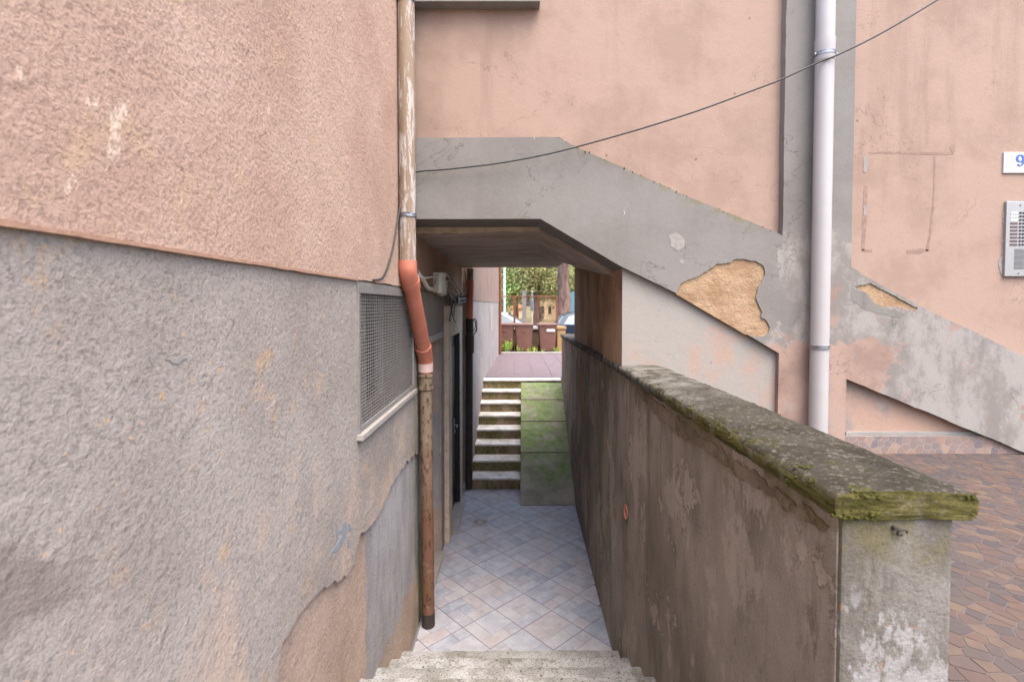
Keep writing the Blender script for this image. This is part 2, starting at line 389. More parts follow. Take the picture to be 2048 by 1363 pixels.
M['lip'] = moss_stone('damp_render_lip', srgb(128, 114, 100), srgb(104, 92, 80), srgb(96, 88, 56), .7, 15)
M['tread_far'] = moss_stone('tread_marble', srgb(212, 210, 208), srgb(186, 182, 174), srgb(120, 120, 84), .35, 2)
M['riser'] = moss_stone('riser_stone', srgb(150, 132, 112), srgb(122, 104, 86), srgb(112, 112, 66), .8, 5, (1, 1, .6), .42, .56)
M['tread_near'] = moss_stone('tread_speckled_stone', srgb(202, 202, 201, .55), srgb(172, 170, 166, .5), srgb(128, 124, 100, .5), .5, 9, speck=.8)
def ramp_mat():
    m = Mat('ramp_concrete', .95, .1)
    col = m.mix(m.rng(m.noise(3, 7, .65), .38, .64), srgb(150, 146, 134), srgb(124, 118, 108))
    mk = m.mul(m.rng(m.wob(1, .5, 2.5, 3), 7.0, 7.7), m.rng(m.noise(4, 7, .68, seed=4), .3, .6), .85)
    col = m.mix(mk, col, m.mix(m.rng(m.noise(9, 6, .7, seed=5), .35, .65), srgb(118, 140, 84), srgb(92, 112, 62)))
    col = m.mix(m.mul(m.rng(m.noise(14, 6, .7, seed=8), .58, .68), .5), col, srgb(160, 158, 140))
    m.color(col, .12).bump(m.noise(20, 6, .7), .4, .01)
    return m.done()
M['ramp'] = ramp_mat(); M['ramp_joint'] = flat('pale_mossy_mortar', srgb(172, 172, 146, .8), .95, .1, scale=12, bump=.4)
def tile_mat():
    m = Mat('porcelain_tile', .42, .5)
    r = m.rand()
    n = m.new('ShaderNodeValToRGB'); m.L.new(r, n.inputs[0]); n.color_ramp.interpolation = 'CONSTANT'
    cols = [(162, 162, 169), (156, 159, 169), (165, 158, 160), (146, 152, 163), (167, 165, 170), (160, 163, 172), (152, 150, 157), (136, 144, 157), (164, 158, 161), (157, 158, 167)]
    e = n.color_ramp.elements
    while len(e) < len(cols): e.new(.5)
    for i, c in enumerate(cols): e[i].position = i / len(cols); e[i].color = srgb(*c, .86)
    col = m.mix(m.mul(m.rng(m.noise(7, 7, .7), .4, .66), .5), n.outputs[0], srgb(178, 178, 186))
    col = m.mix(m.mul(m.rng(m.noise(16, 6, .7, seed=4), .55, .68), .35), col, srgb(110, 104, 104))
    m.color(col); m.put(m.b.inputs['Roughness'], m.rng(m.noise(5, 5, .6, seed=7), .3, .7, .32, .6))
    m.bump(m.noise(50, 4, .6), .15, .003)
    return m.done()
M['tile'] = tile_mat()
M['grout'] = flat('grout', srgb(116, 116, 122), .95, .1, scale=20, bump=.3)
M['grout_pale'] = flat('pale_grout', srgb(178, 168, 164, .26), .95, .1, scale=20, bump=.3)
def stone_mat(name='crazy_stone', k=.23, island=False):
    m = Mat(name, .85, .2)
    n = m.new('ShaderNodeValToRGB'); m.L.new(m.new('ShaderNodeNewGeometry').outputs['Random Per Island'] if island else m.rand(), n.inputs[0]); n.color_ramp.interpolation = 'CONSTANT'
    cols = [(158, 136, 126), (172, 144, 128), (144, 132, 130), (162, 138, 128), (136, 126, 128), (178, 154, 136), (150, 136, 130), (160, 140, 134)]
    e = n.color_ramp.elements
    while len(e) < len(cols): e.new(.5)
    for i, c in enumerate(cols): e[i].position = i / len(cols); e[i].color = srgb(*c, k)
    col = m.mix(m.mul(m.rng(m.noise(8, 7, .7), .42, .66), .55), n.outputs[0], srgb(146, 132, 128, k))
    col = m.mix(m.mul(m.rng(m.noise(20, 6, .7, seed=3), .56, .66), .4), col, srgb(186, 168, 154, k))
    m.color(col).bump(m.noise(30, 5, .65), .3, .005)
    return m.done()
M['stone'] = stone_mat(); M['stone_joined'] = stone_mat('crazy_stone_joined', .23, True); M['stone_lightened'] = stone_mat('crazy_stone_lightened', .58)  # skirting copy is lightened to offset the weaker light on its upright face
M['grout_wall'] = flat('skirting_grout', srgb(196, 188, 184, .5), .95, .1, scale=20, bump=.3)
def pipe_old():
    m = Mat('peeling_pipe_paint', .75, .3)
    col = m.mix(m.rng(m.noise(7, 6, .65, (1, 1, .15)), .38, .64), srgb(168, 146, 124, .62), srgb(134, 114, 96, .62))
    pl = m.mul(m.rng(m.noise(26, 8, .75, (1, 1, .13), seed=5), .50, .53), m.rng(m.noise(4, 4, .6, seed=7), .34, .46))
    col = m.mix(pl, col, srgb(208, 200, 194, .6))
    m.color(col).bump(pl, .4, .003).bump(m.noise(60, 4, .6), .2, .002)
    return m.done()
M['pipe_old'] = pipe_old()
M['pipe_orange'] = flat('orange_pvc', srgb(204, 124, 100, .85), .42, .5, var=.10, scale=5)
M['pipe_white'] = flat('white_pvc', srgb(224, 220, 220, .47), .4, .5, var=.04, scale=3)
M['sleeve'] = flat('pale_sleeve', srgb(214, 182, 172), .6, .4, var=.08)
def rust_pipe():
    m = Mat('rusty_iron', .85, .3)
    z = m.rng(m.wob(2, .3, 4, 3), 1.9, .9)
    col = m.mix(z, srgb(156, 136, 112, .6), srgb(124, 90, 70, .75))
    col = m.mix(m.mul(m.rng(m.noise(34, 7, .72, (1, 1, .4)), .52, .6), .9), col, srgb(76, 56, 45, .8))
    col = m.mix(m.mul(m.rng(m.noise(9, 6, .7, seed=4), .56, .68), .6), col, srgb(180, 158, 132, .55))
    m.color(col).bump(m.noise(40, 6, .7), .7, .006)
    return m.done()
M['rust'] = rust_pipe()
M['iron_dark'] = flat('dark_iron', srgb(62, 52, 48), .7, .4, var=.2, scale=10, bump=.4)
M['steel'] = flat('galvanised_steel', srgb(150, 152, 156), .4, .5, .8, var=.1, scale=30)
M['cable'] = flat('black_cable', srgb(46, 46, 50), .6, .4)
M['wire_mesh'] = flat('grey_mesh_wire', srgb(160, 156, 152, .8), .55, .4, .4, scale=30)
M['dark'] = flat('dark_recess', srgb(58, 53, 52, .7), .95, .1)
M['marble'] = flat('marble_sill', srgb(204, 196, 188, .55), .5, .4, var=.1, scale=12)
M['jamb'] = flat('travertine_jamb', srgb(204, 186, 164), .8, .3, var=.18, scale=7, bump=.3)
M['door_black'] = flat('black_painted_door', srgb(34, 32, 32), .5, .4)
M['door_grey'] = smooth_plaster('door_infill_grey', srgb(170, 164, 160), srgb(146, 138, 130), None, 44, .6, .4, False)
M['plastic_white'] = flat('white_plastic', srgb(230, 228, 222), .5, .4, var=.1)
M['conduit'] = flat('beige_conduit', srgb(226, 220, 208), .6, .4, var=.12)
M['intercom'] = flat('brushed_aluminium', srgb(188, 186, 186, .65), .42, .5, .55, var=.05, scale=40)
M['label_dark'] = flat('dark_name_card', srgb(86, 70, 66), .6, .4)
M['label_light'] = flat('light_name_card', srgb(206, 210, 216), .5, .4)
M['label_green'] = flat('green_name_card', srgb(176, 206, 160), .5, .4)
M['black'] = flat('black_plastic', srgb(40, 38, 40), .5, .4)
M['plaque'] = flat('glazed_plaque', srgb(224, 224, 228, .54), .25, .6, var=.03)
M['blue_ink'] = flat('blue_numeral', srgb(56, 84, 150), .4, .5)
M['chalk_blue'] = flat('pale_blue_paint', srgb(164, 172, 180, .62), .9, .1, scale=40)
M['moss'] = flat('moss', srgb(100, 100, 48, .6), .95, .1, var=.25, scale=60)
# far things
M['pave_pink'] = flat('pink_pavement_tile', srgb(172, 152, 158, .38), .8, .3, var=.1, scale=5, bump=.2)
M['concrete'] = flat('concrete', srgb(186, 181, 175, .52), .9, .2, var=.1, scale=6, bump=.3)
M['soil'] = flat('soil', srgb(112, 92, 74), .95, .1, scale=10, bump=.6)
M['bin'] = flat('brown_bin_plastic', srgb(130, 94, 84, .8), .5, .4, var=.1, scale=5)
M['bin_lid'] = flat('brown_bin_lid', srgb(142, 110, 100, .8), .45, .4, var=.08, scale=5)
M['rust_orange'] = flat('orange_rusted_steel', srgb(142, 88, 66, .7), .8, .3, var=.2, scale=12)
M['garden_wall'] = flat('brown_garden_wall', srgb(96, 78, 64), .95, .1, var=.15, scale=6, bump=.4)
M['ochre_pillar'] = flat('ochre_painted_pillar', srgb(200, 164, 116, .6), .9, .2, var=.1, scale=6)
M['asphalt'] = flat('asphalt', srgb(74, 74, 76), .95, .2, var=.1, scale=6)
M['grass'] = flat('park_ground', srgb(126, 118, 84), .95, .1, var=.2, scale=.6)
M['bark'] = soffit('pine_bark', srgb(132, 108, 98), srgb(96, 76, 68), srgb(70, 56, 52), (3, 3, .8), 6)
M['pole'] = flat('pale_painted_pole', srgb(206, 216, 214), .5, .4)
M['car_white'] = flat('white_car_paint', srgb(222, 224, 226, .55), .25, .6, var=.02)
M['car_blue'] = flat('blue_car_paint', srgb(44, 56, 76, .8), .22, .6, .3, var=.03)
M['glass_car'] = flat('car_glass', srgb(92, 112, 116), .1, .8, var=.05)
M['tyre'] = flat('tyre_rubber', srgb(30, 30, 32), .9, .2)
M['rim'] = flat('alloy_rim', srgb(170, 172, 176), .35, .5, .7)
M['parasol'] = flat('pale_blue_canvas', srgb(170, 190, 206, .5), .9, .2)
M['house'] = flat('cream_house_wall', srgb(226, 196, 160), .9, .2, var=.06, scale=1)
M['roof'] = flat('peach_roof', srgb(214, 160, 120), .9, .2, var=.1, scale=2)
M['window'] = flat('dark_window', srgb(60, 56, 58), .3, .5)
M['teal'] = flat('teal_screen', srgb(96, 130, 142), .8, .2, var=.1, scale=2)
def leaf(name, a, b):
    m = Mat(name, .65, .3)
    m.color(m.mix(m.rng(m.noise(1.2, 4, .6), .35, .65), a, b))
    m.b.inputs['Transmission Weight'].default_value = 0
    return m.done()
M['pine_leaf'] = leaf('pine_needles', srgb(96, 136, 70), srgb(142, 168, 98))
M['dry_leaf'] = leaf('dry_pine_needles', srgb(124, 132, 84), srgb(158, 150, 104))
M['cypress'] = leaf('cypress_foliage', srgb(48, 66, 46), srgb(70, 88, 58))
M['weed'] = leaf('weed_leaf', srgb(126, 158, 62), srgb(160, 180, 84))

# ------------------------------------------------------------------ levels and planes
UP = 1.75            # courtyard beside the parapet, and the top of the near steps
FAR = 1.385          # pavement at the far end
DF = 3.65            # face of the stairwell building
LX = -.85            # face of the left building
def wall_x(d): return .755 + .0187 * (d - 1.12)          # passage side of the parapet
def cope_z(d): return 2.437 - .0095 * (d - 1.12) if d < DF else 2.413 - .0185 * (d - DF)

# ------------------------------------------------------------------ ground, far terrain
g = slab('ground', rect(-400, 400, -60, 900), 'z', 1.08, .9, M['grass'], holes=[rect(-1.3, 1.25, .8, 10.4)])
tag(g, kind='structure')
tag(slab('road', rect(-60, 60, 17.6, 27), 'z', 1.14, .95, M['asphalt']), kind='structure')

# ------------------------------------------------------------------ passage floor of modular tiles laid on the diagonal
floor = slab('passage_floor', [(-1.2, 3.5), (1.0, 3.5), (1.0, 8.4), (-1.2, 8.4)], 'z', -.004, -.2, M['grout']); tag(floor, kind='structure')
G0 = Vector((.108, 5.359)); U = Vector((.254, -.272)); V = Vector((-.277, -.259)); U = U.normalized() * .375; V = V.normalized() * .378
def clip_poly(poly, a, b, c):
    """keep a*x + b*y <= c"""
    out = []
    for p, q in zip(poly, poly[1:] + poly[:1]):
        dp = a * p[0] + b * p[1] - c; dq = a * q[0] + b * q[1] - c
        if dp <= 0: out.append(p)
        if dp * dq < 0:
            t = dp / (dp - dq); out.append((p[0] + (q[0] - p[0]) * t, p[1] + (q[1] - p[1]) * t))
    return out
def area(p): return abs(sum(a[0] * b[1] - b[0] * a[1] for a, b in zip(p, p[1:] + p[:1]))) / 2
PAT = [[(0, 0, 2, 1), (2, 0, 1, 2), (1, 2, 2, 1), (0, 1, 1, 2), (1, 1, 1, 1)],
       [(0, 0, 1, 1), (1, 0, 2, 2), (0, 1, 1, 2), (1, 2, 1, 1), (2, 2, 1, 1)],
       [(0, 0, 2, 2), (2, 0, 1, 1), (2, 1, 1, 2), (0, 2, 2, 1)],
       [(0, 0, 1, 2), (1, 0, 2, 1), (1, 1, 1, 1), (2, 1, 1, 2), (0, 2, 2, 1)]]
def inset(poly, d):
    c = Vector((sum(p[0] for p in poly) / len(poly), sum(p[1] for p in poly) / len(poly)))
    return [tuple(c + (Vector(p) - c) * max(.5, 1 - d / max(.02, (Vector(p) - c).length))) for p in poly]
def prism(name, poly, z0, z1, mat, parent, bev=.0018):
    bm = bmesh.new()
    a = [bm.verts.new((x, y, z0)) for x, y in poly]; b = [bm.verts.new((x, y, z1 - bev)) for x, y in poly]
    t = [bm.verts.new((x, y, z1)) for x, y in inset(poly, bev)]
    n = len(poly)
    for i in range(n):
        j = (i + 1) % n; bm.faces.new((a[i], a[j], b[j], b[i])); bm.faces.new((b[i], b[j], t[j], t[i]))
    bm.faces.new(t)
    return obj(name, bm, mat, parent)
rt = random.Random(3)
for i in range(-9, 10):
    for j in range(-9, 10):
        o = G0 + U * i + V * j; c = o + (U + V) / 2
        if not (-1.3 < c.x < 1.2 and 3.4 < c.y < 8.4): continue
        pat = rt.choice(PAT); fl = rt.random() < .5
        for (a, b, w, h) in pat:
            if fl: a, b, w, h = b, a, h, w
            e0, e1 = (.0035, .0012)
            u0 = a / 3 + (e0 if a == 0 else e1) / .375; u1 = (a + w) / 3 - (e0 if a + w == 3 else e1) / .375
            v0 = b / 3 + (e0 if b == 0 else e1) / .375; v1 = (b + h) / 3 - (e0 if b + h == 3 else e1) / .375
            poly = [tuple(o + U * s + V * t) for s, t in ((u0, v0), (u1, v0), (u1, v1), (u0, v1))]
            poly = clip_poly(poly, -1, 0, .848); poly = clip_poly(poly, 0, -1, -3.72) if poly else poly
            poly = clip_poly(poly, 1, -.0187, wall_x(0) - .004) if poly else poly
            poly = clip_poly(poly, 0, 1, 7.9) if poly else poly
            if len(poly) < 3 or area(poly) < .0006: continue
            if all(p[0] > .09 and p[1] > 7.05 for p in poly): continue
            prism('floor_tile', poly, -.003, rt.uniform(.0002, .0012), M['tile'], floor, .0012)

# ------------------------------------------------------------------ near steps going down to the passage
st = thing('entrance_steps', 'speckled pale stone steps leading down into the passage in the foreground', 'steps', (0, 3.74, 0))
nos = [3.735, 3.39, 3.04, 2.70, 2.36, 2.02, 1.68, 1.34, 1.0]
rs = random.Random(5)
for k, d in enumerate(nos):
    z = UP / 9 * (k + 1); d2 = nos[k + 1] if k < 8 else .3
    pts = rough([(-.93, d), (.80, d + .012)], .006, .05, seed=k + 3)
    bm = add_slab(bmesh.new(), pts + [(.80, d2 - .1), (-.93, d2 - .1)], None, 'z', z, z - .035)
    obj('tread', bm, M['tread_near'], st)
    box('riser', (-.93, d2 - .12, max(0, z - UP / 9 - .03)), (.80, d - .025, z - .035), M['riser'], st)

# ------------------------------------------------------------------ courtyard with crazy paving
court = slab('courtyard', [(-.9, -8), (14, -8), (14, 3.68), (.95, 3.68), (.95, 1.0), (-.9, 1.0)], 'z', UP - .0012, UP - .4, M['grout_pale']); tag(court, kind='structure')
def voronoi(seeds, bounds, gap):
    x0, x1, y0, y1 = bounds; out = []
    for i, p in enumerate(seeds):
        poly = [(x0, y0), (x1, y0), (x1, y1), (x0, y1)]
        near = sorted(range(len(seeds)), key=lambda j: (seeds[j][0] - p[0]) ** 2 + (seeds[j][1] - p[1]) ** 2)[1:22]
        for j in near:
            q = seeds[j]; a, b = q[0] - p[0], q[1] - p[1]; L = math.hypot(a, b)
            if L < 1e-6: continue
            a /= L; b /= L
            poly = clip_poly(poly, a, b, a * (p[0] + q[0]) / 2 + b * (p[1] + q[1]) / 2 - gap)
            if len(poly) < 3: break
        if len(poly) >= 3 and area(poly) > .0008: out.append(poly)
    return out
rv = random.Random(11)
def scatter(bounds, n, mind):
    s = []
    tries = 0
    while len(s) < n and tries < 14000:
        tries += 1
        p = (rv.uniform(bounds[0], bounds[1]), rv.uniform(bounds[2], bounds[3]))
        m = mind * rv.choice((.6, .8, 1, 1.2))
        if all((p[0] - q[0]) ** 2 + (p[1] - q[1]) ** 2 > m * m for q in s): s.append(p)
    return s
bd = (1.08, 4.1, 1.0, 3.69)
cells = []
for poly in voronoi(scatter(bd, 2200, .06), bd, .0022):
    cx = sum(p[0] for p in poly) / len(poly); cy = sum(p[1] for p in poly) / len(poly)
    cells.append((0 if (cx < 1.08 * cy and cx > 1.30 + .14 * cy) else 1, cy, poly))
cells.sort()
rest = bmesh.new()
for k, (hid, _, poly) in enumerate(cells):
    if not hid and k < 300: prism('paving_stone', poly, UP - .005, UP + rv.uniform(0, .0008), M['stone'], court, .0006)
    else: add_slab(rest, poly, None, 'z', UP + rv.uniform(0, .0012), UP - .005)
obj('paving_stones', rest, M['stone_joined'], court, kind='stuff')

# ------------------------------------------------------------------ left building
lb = thing('apartment_building', 'pink over grey roughcast apartment building filling the left side of the passage', 'building', (-3, 4, 0))
ZS = 3.004
GY0, GY1, GZ0, GZ1 = 2.655, 4.08, 2.175, 2.985
D1 = (4.62, 5.62, .02, 2.50)
edge = rough([(-6., ZS), (7.9, ZS)], .003, .09, seed=2)
# pink coat stands a little proud above the grey one
up_out = rough([(-6., ZS + .004), (7.9, ZS + .004)], .004, .08, seed=4)
slab('upper_wall', up_out + [(7.9, 5.8), (-6, 5.8)], 'x', LX + .012, LX - .28, M['left_pink'], lb)
slab('joint_bead', rough([(-6., ZS - .004), (GY0 - .02, ZS - .004)], .0015, .06, seed=12) + list(reversed(rough([(-6., ZS + .006), (GY0 - .02, ZS + .006)], .0015, .06, seed=14))), 'x', LX + .015, LX - .01, M['bead'], lb)
# grey coat, with its broken lower edge near the steps
brk = [on_x(x, y, LX) for x, y in ((555, 1400), (557, 1340), (565, 1284), (598, 1230), (650, 1174), (695, 1150), (711, 1116), (720, 1068), (738, 1055), (753, 1037), (765, 1014), (790, 957), (812, 925), (842, 900))]
brk = rough(brk, .016, .05, seed=6)
low_out = [(-6, 0)] + [(brk[0][0], 0)] + brk + [(4.45, brk[-1][1]), (4.45, 0), (D1[0], 0), (D1[0], D1[3]), (D1[1], D1[3]), (D1[1], 0), (5.85, 0), (5.85, 2.60), (5.85, ZS), (-6, ZS)]
slab('lower_wall', low_out, 'x', LX, LX - .022, M['left_grey'], lb, holes=[rect(GY0, GY1, GZ0, GZ1)])
base_out = [(-6, 0), (D1[0], 0), (D1[0], D1[3]), (D1[1], D1[3]), (D1[1], 0), (5.9, 0), (5.9, ZS), (-6, ZS)]
slab('base_render', base_out, 'x', LX - .018, LX - .26, M['left_base'], lb, holes=[rect(GY0 - .001, GY1 + .001, GZ0 - .001, GZ1 + .001)])
box('building_core', (-9, -6, 0), (-1.22, 7.88, 5.7), M['dark'], lb)
box('building_core', (-9, 7.885, 0), (-1.22, 15.0, 4.25), M['dark'], lb)
# light blue chalky splash on the grey coat
for q, (x0, y0, x1, y1, w) in enumerate(((672, 1046, 675, 1078, 4), (690, 1042, 688, 1072, 7), (697, 1046, 700, 1064, 4), (688, 1070, 668, 1104, 8), (678, 1062, 704, 1056, 4), (664, 1100, 660, 1116, 3), (695, 1072, 697, 1094, 3), (680, 1084, 672, 1096, 5))):
    pl = [(x0 - w / 2, y0), (x0 + w / 2, y0 + 2), ((x0 + x1) / 2 + w * .7, (y0 + y1) / 2), (x1 + w / 2, y1), (x1 - w / 2, y1 - 2), ((x0 + x1) / 2 - w * .6, (y0 + y1) / 2)]
    slab('paint_splash', rough([on_x(x, y, LX) for x, y in pl], .003, .006, True, q + 3), 'x', LX + .0012 + q * .0001, LX - .002, M['chalk_blue'], lb)
# knocked chips showing pale plaster
for q, pl in enumerate((((330, 718), (350, 716), (374, 714), (356, 727), (344, 726)), ((298, 712), (303, 710), (306, 722), (302, 729)))):
    slab('plaster_chip', rough([on_x(x, y, LX) for x, y in pl], .003, .012, True, q + 13), 'x', LX + .0022, LX - .002, M['scar'] if q == 2 else M['filler'], lb)
# ventilation window: frame, woven mesh, sill
win = box('window_frame', (LX - .03, GY0 - .012, GZ1 - .05), (LX + .012, GY1 + .01, GZ1 + .005), M['wire_mesh'], lb, .003)
for a, b in ((GY0 - .012, GY0 + .018), (GY1 - .012, GY1 + .01)): box('frame_bar', (LX - .03, a, GZ0), (LX + .012, b, GZ1 - .05), M['wire_mesh'], win, .002)
box('frame_bar', (LX - .03, GY0, GZ0), (LX + .010, GY1, GZ0 + .03), M['wire_mesh'], win, .002)
sill_b = add_box(bmesh.new(), (LX - .2, GY0 - .03, GZ0 - .035), (LX + .035, GY1 + .03, GZ0 - .002), .004)
obj('window_sill', sill_b, M['marble'], lb)
bm = bmesh.new(); n = 34
for i in range(1, n):
    y = GY0 + (GY1 - GY0) * i / n; add_box(bm, (LX - .008, y - .005, GZ0 + .02), (LX - .004, y + .005, GZ1 - .045))
for i in range(1, 38):
    z = GZ0 + .025 + (GZ1 - .07 - GZ0) * i / 38; add_box(bm, (LX - .0045, GY0 + .01, z - .0019), (LX + .0005, GY1 - .005, z + .0019))
obj('window_mesh', bm, M['wire_mesh'], lb, kind='stuff')
for q in range(3): box('shutter_slat', (LX - .24, GY0 + .22 + q * .46, GZ0), (LX - .20, GY0 + .36 + q * .46, GZ1), M['soffit'], lb)
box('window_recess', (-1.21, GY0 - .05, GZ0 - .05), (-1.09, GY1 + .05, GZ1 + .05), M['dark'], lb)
# first doorway: shallow niche with grey infill and a marble threshold
box('niche_back', (-1.2, D1[0] - .02, 0), (LX - .16, D1[1] + .02, D1[3] + .02), M['door_grey'], lb)
box('lintel', (LX - .14, D1[0] - .1, D1[3]), (LX + .022, D1[1] + .1, D1[3] + .06), M['door_grey'], lb, .004)
box('threshold', (LX - .16, D1[0], .002), (LX + .035, D1[1], .035), M['marble'], lb, .004)
# second doorway: travertine surround and a black door
SX = -.79
sur = [(5.85, 0), (6.15, 0), (6.15, 2.48), (7.06, 2.48), (7.06, 0), (7.9, 0), (7.9, ZS - .01)] + rough([(7.9, ZS - .01), (5.85, ZS - .01)], .004, .1, seed=9)[1:]
slab('door_wall', sur, 'x', LX + .006, -1.2, M['left_base'], lb)
box('door_jamb', (LX, 5.86, 0), (SX, 6.15, 2.48), M['jamb'], lb, .006)
box('door_jamb', (LX, 7.06, 0), (SX, 7.36, 2.48), M['jamb'], lb, .006)
box('door_head', (LX, 5.86, 2.481), (SX + .003, 7.36, 2.86), M['jamb'], lb, .006)
box('threshold', (-1.1, 6.1, .002), (SX + .07, 7.1, .04), M['marble'], lb, .004)
dr = box('door', (-.93, 6.12, .04), (-.865, 7.08, 2.50), M['door_black'], lb)
for a in (.35, 1.5): box('door_panel', (-.868, 6.3, a), (-.855, 6.95, a + .8), M['door_black'], dr, .006)
box('door_frame', (-.87, 7.02, .04), (SX - .004, 7.056, 2.476), M['door_black'], lb)
hb = add_box(bmesh.new(), (-.866, 6.88, 1.05), (-.852, 6.94, 1.27), .003); add_tube(hb, [(-.855, 6.91, 1.18), (-.815, 6.91, 1.18), (-.812, 6.80, 1.175)], .011, 10); add_tube(hb, [(-.856, 6.91, 1.09), (-.84, 6.91, 1.09)], .014, 10)
obj('door_handle', hb, M['steel'], dr, auto=40)
# wing of the same building beyond the passage
def wing(z0, z1, off, name, mat, y0=7.9, y1=14.9):
    a, b = -.69 + off, -.487 + off
    bm = bmesh.new(); p = [(a, y0), (b, y1), (-1.4, y1), (-1.4, y0)]
    obj(name, add_slab(bm, p, None, 'z', z0, z1), mat, lb)
wing(0, 2.945, 0, 'wing_lower_wall', M['patch_grey']); wing(2.946, 4.35, .008, 'wing_upper_wall', M['pink'])
box('wall_niche', (-.70, 11.9, 2.25), (-.565, 13.6, 2.86), M['jamb'], lb)

# ------------------------------------------------------------------ stairwell building across the passage
sb = thing('stairwell_building', 'pink stairwell building with raised grey bands that follow the flights of stairs', 'building', (2, 5, UP))
fp = lambda x, y: on_y(x, y, DF)
top1 = rough([fp(1116, 274), fp(1161, 298), fp(1289, 354), fp(1375, 393), fp(1565, 471)], .005, .07, seed=51)
ZT = 5.8
pL, pR = fp(1570, 200)[0], fp(1707, 300)[0]
L0 = -.848
spall = [(1352.8, 586), (1361, 568), (1376, 559), (1397, 552), (1409, 544), (1425, 534.5), (1434, 527.5), (1462, 525), (1467, 519), (1485, 517.5), (1511, 521.5), (1522, 527.5), (1529, 536.5), (1530, 550.5), (1525, 559), (1515, 578.5), (1512, 596), (1518, 610), (1524.5, 624), (1522, 635), (1534, 642), (1540, 654), (1536, 666.5), (1523.6, 673.5), (1509.5, 673), (1493.5, 668)]
spz = rough([fp(x, y) for x, y in spall], .004, .02, seed=21)
bot_full = [fp(1558, 706), fp(1493.5, 669), fp(1352.8, 586), fp(1241, 532), fp(1081, 437.5), (L0, fp(900, 438)[1])]
low_post_R, low_post_L = fp(1691, 800)[0], fp(1556, 780)[0]
tail = rough([fp(1703, 532), fp(1738, 556), fp(1854, 618), fp(2048, 712), fp(2300, 830)], .005, .07, seed=52)
tail_b = rough([fp(2300, 1008), fp(2048, 904), fp(1693, 757)], .004, .08, seed=53)
head = [(L0, fp(900, 276)[1])] + top1 + rough([(pL, top1[-1][1] + .01), (pL, ZT)], .002, .12, seed=54)[1:] + rough([(pR, ZT), (pR, tail[0][1] + .02)], .002, .12, seed=55)[:-1] + tail + tail_b + [(low_post_R, UP - .05), (low_post_L, UP - .05)]
full = head + bot_full
layer = head + [fp(1558, 706)] + list(reversed(spz)) + [fp(1241, 532), fp(1081, 437.5), (L0, fp(900, 438)[1])]
spall2 = rough([fp(x, y) for x, y in ((1702, 570), (1712, 573), (1740, 566), (1782, 588), (1836, 616), (1831, 622), (1790, 613), (1758, 612), (1745, 600), (1736, 588), (1716, 576))], .003, .015, True, 5)
slab('facade_band_render', layer, 'y', DF, DF + .020, M['frame'], sb, holes=[spall2])
slab('facade_band', full, 'y', DF + .020, DF + .40, M['frame'], sb)
slab('bare_render_patch', [(fp(1352, 587.5))] + spz[1:-1] + [fp(1493.5, 670)], 'y', DF + .010, DF + .03, M['ochre'], sb)
slab('bare_render_patch', [(u * 1, v) for u, v in spall2], 'y', DF + .009, DF + .03, M['ochre'], sb)
slab('plaster_fleck', rough([fp(x, y) for x, y in ((1338, 470), (1352, 465), (1368, 476), (1370, 492), (1356, 502), (1342, 492))], .004, .015, True, 6), 'y', DF - .0015, DF + .005, M['filler'], sb)
slab('plaster_fleck', rough([fp(x, y) for x, y in ((1358, 520), (1366, 518), (1369, 525), (1362, 528))], .002, .012, True, 7), 'y', DF - .0015, DF + .005, M['filler'], sb)
slab('damp_cement', rough([fp(x, y) for x, y in ((1703, 574), (1716, 580), (1736, 592), (1748, 605), (1766, 616), (1792, 620), (1812, 628), (1800, 636), (1776, 630), (1752, 626), (1730, 620), (1716, 608), (1702, 600))], .006, .03, True, 17), 'y', DF - .0012, DF + .004, M['damp_cement'], sb)
mid = [fp(1081, 355), fp(1630, 590), fp(2300, 915)]
slab('upper_panel', [(L0, mid[0][1])] + mid + [(14, mid[-1][1]), (14, ZT), (L0, ZT)], 'y', DF + .065, DF + .16, M['pink'], sb)
xs = fp(1620, 700)[0]; zs = fp(1630, 590)[1]
px0 = wall_x(DF) + .002
slab('lower_panel', [(px0, 2.2), (xs, 2.2 - .5), (xs, zs), (px0, fp(1241, 500)[1])], 'y', DF + .045, DF + .065, M['infill_pale'], sb)
slab('lower_panel_backing', [(px0 + .25, 1.8), (xs, 1.7), (xs, zs), (px0 + .25, fp(1241, 500)[1])], 'y', DF + .066, DF + .16, M['soffit'], sb)
slab('lower_panel', [(xs + .002, UP - .1), (14, UP - .1), (14, mid[-1][1] - .01), (mid[2][0], mid[2][1] - .01), (xs + .002, zs)], 'y', DF + .06, DF + .155, M['infill_peach'], sb)
box('cement_fillet', (fp(1700, 870)[0], DF + .045, UP + .135), (fp(1960, 870)[0] + .1, DF + .061, UP + .165), M['concrete'], sb, .004)
# sill over the landing
box('window_sill', (L0, DF - .03, on_y(1080, 8, DF)[1]), (on_y(1080, 5, DF)[0], DF + .08, on_y(1080, 8, DF)[1] + .05), M['concrete'], sb, .006)
# masses behind the face
box('building_core', (1.0, DF + .17, 0), (14, 7.4, ZT - .05), M['pink'], sb)
box('building_core', (-1.3, DF + .42, 3.52), (.829, 7.0, ZT - .06), M['soffit'], sb)
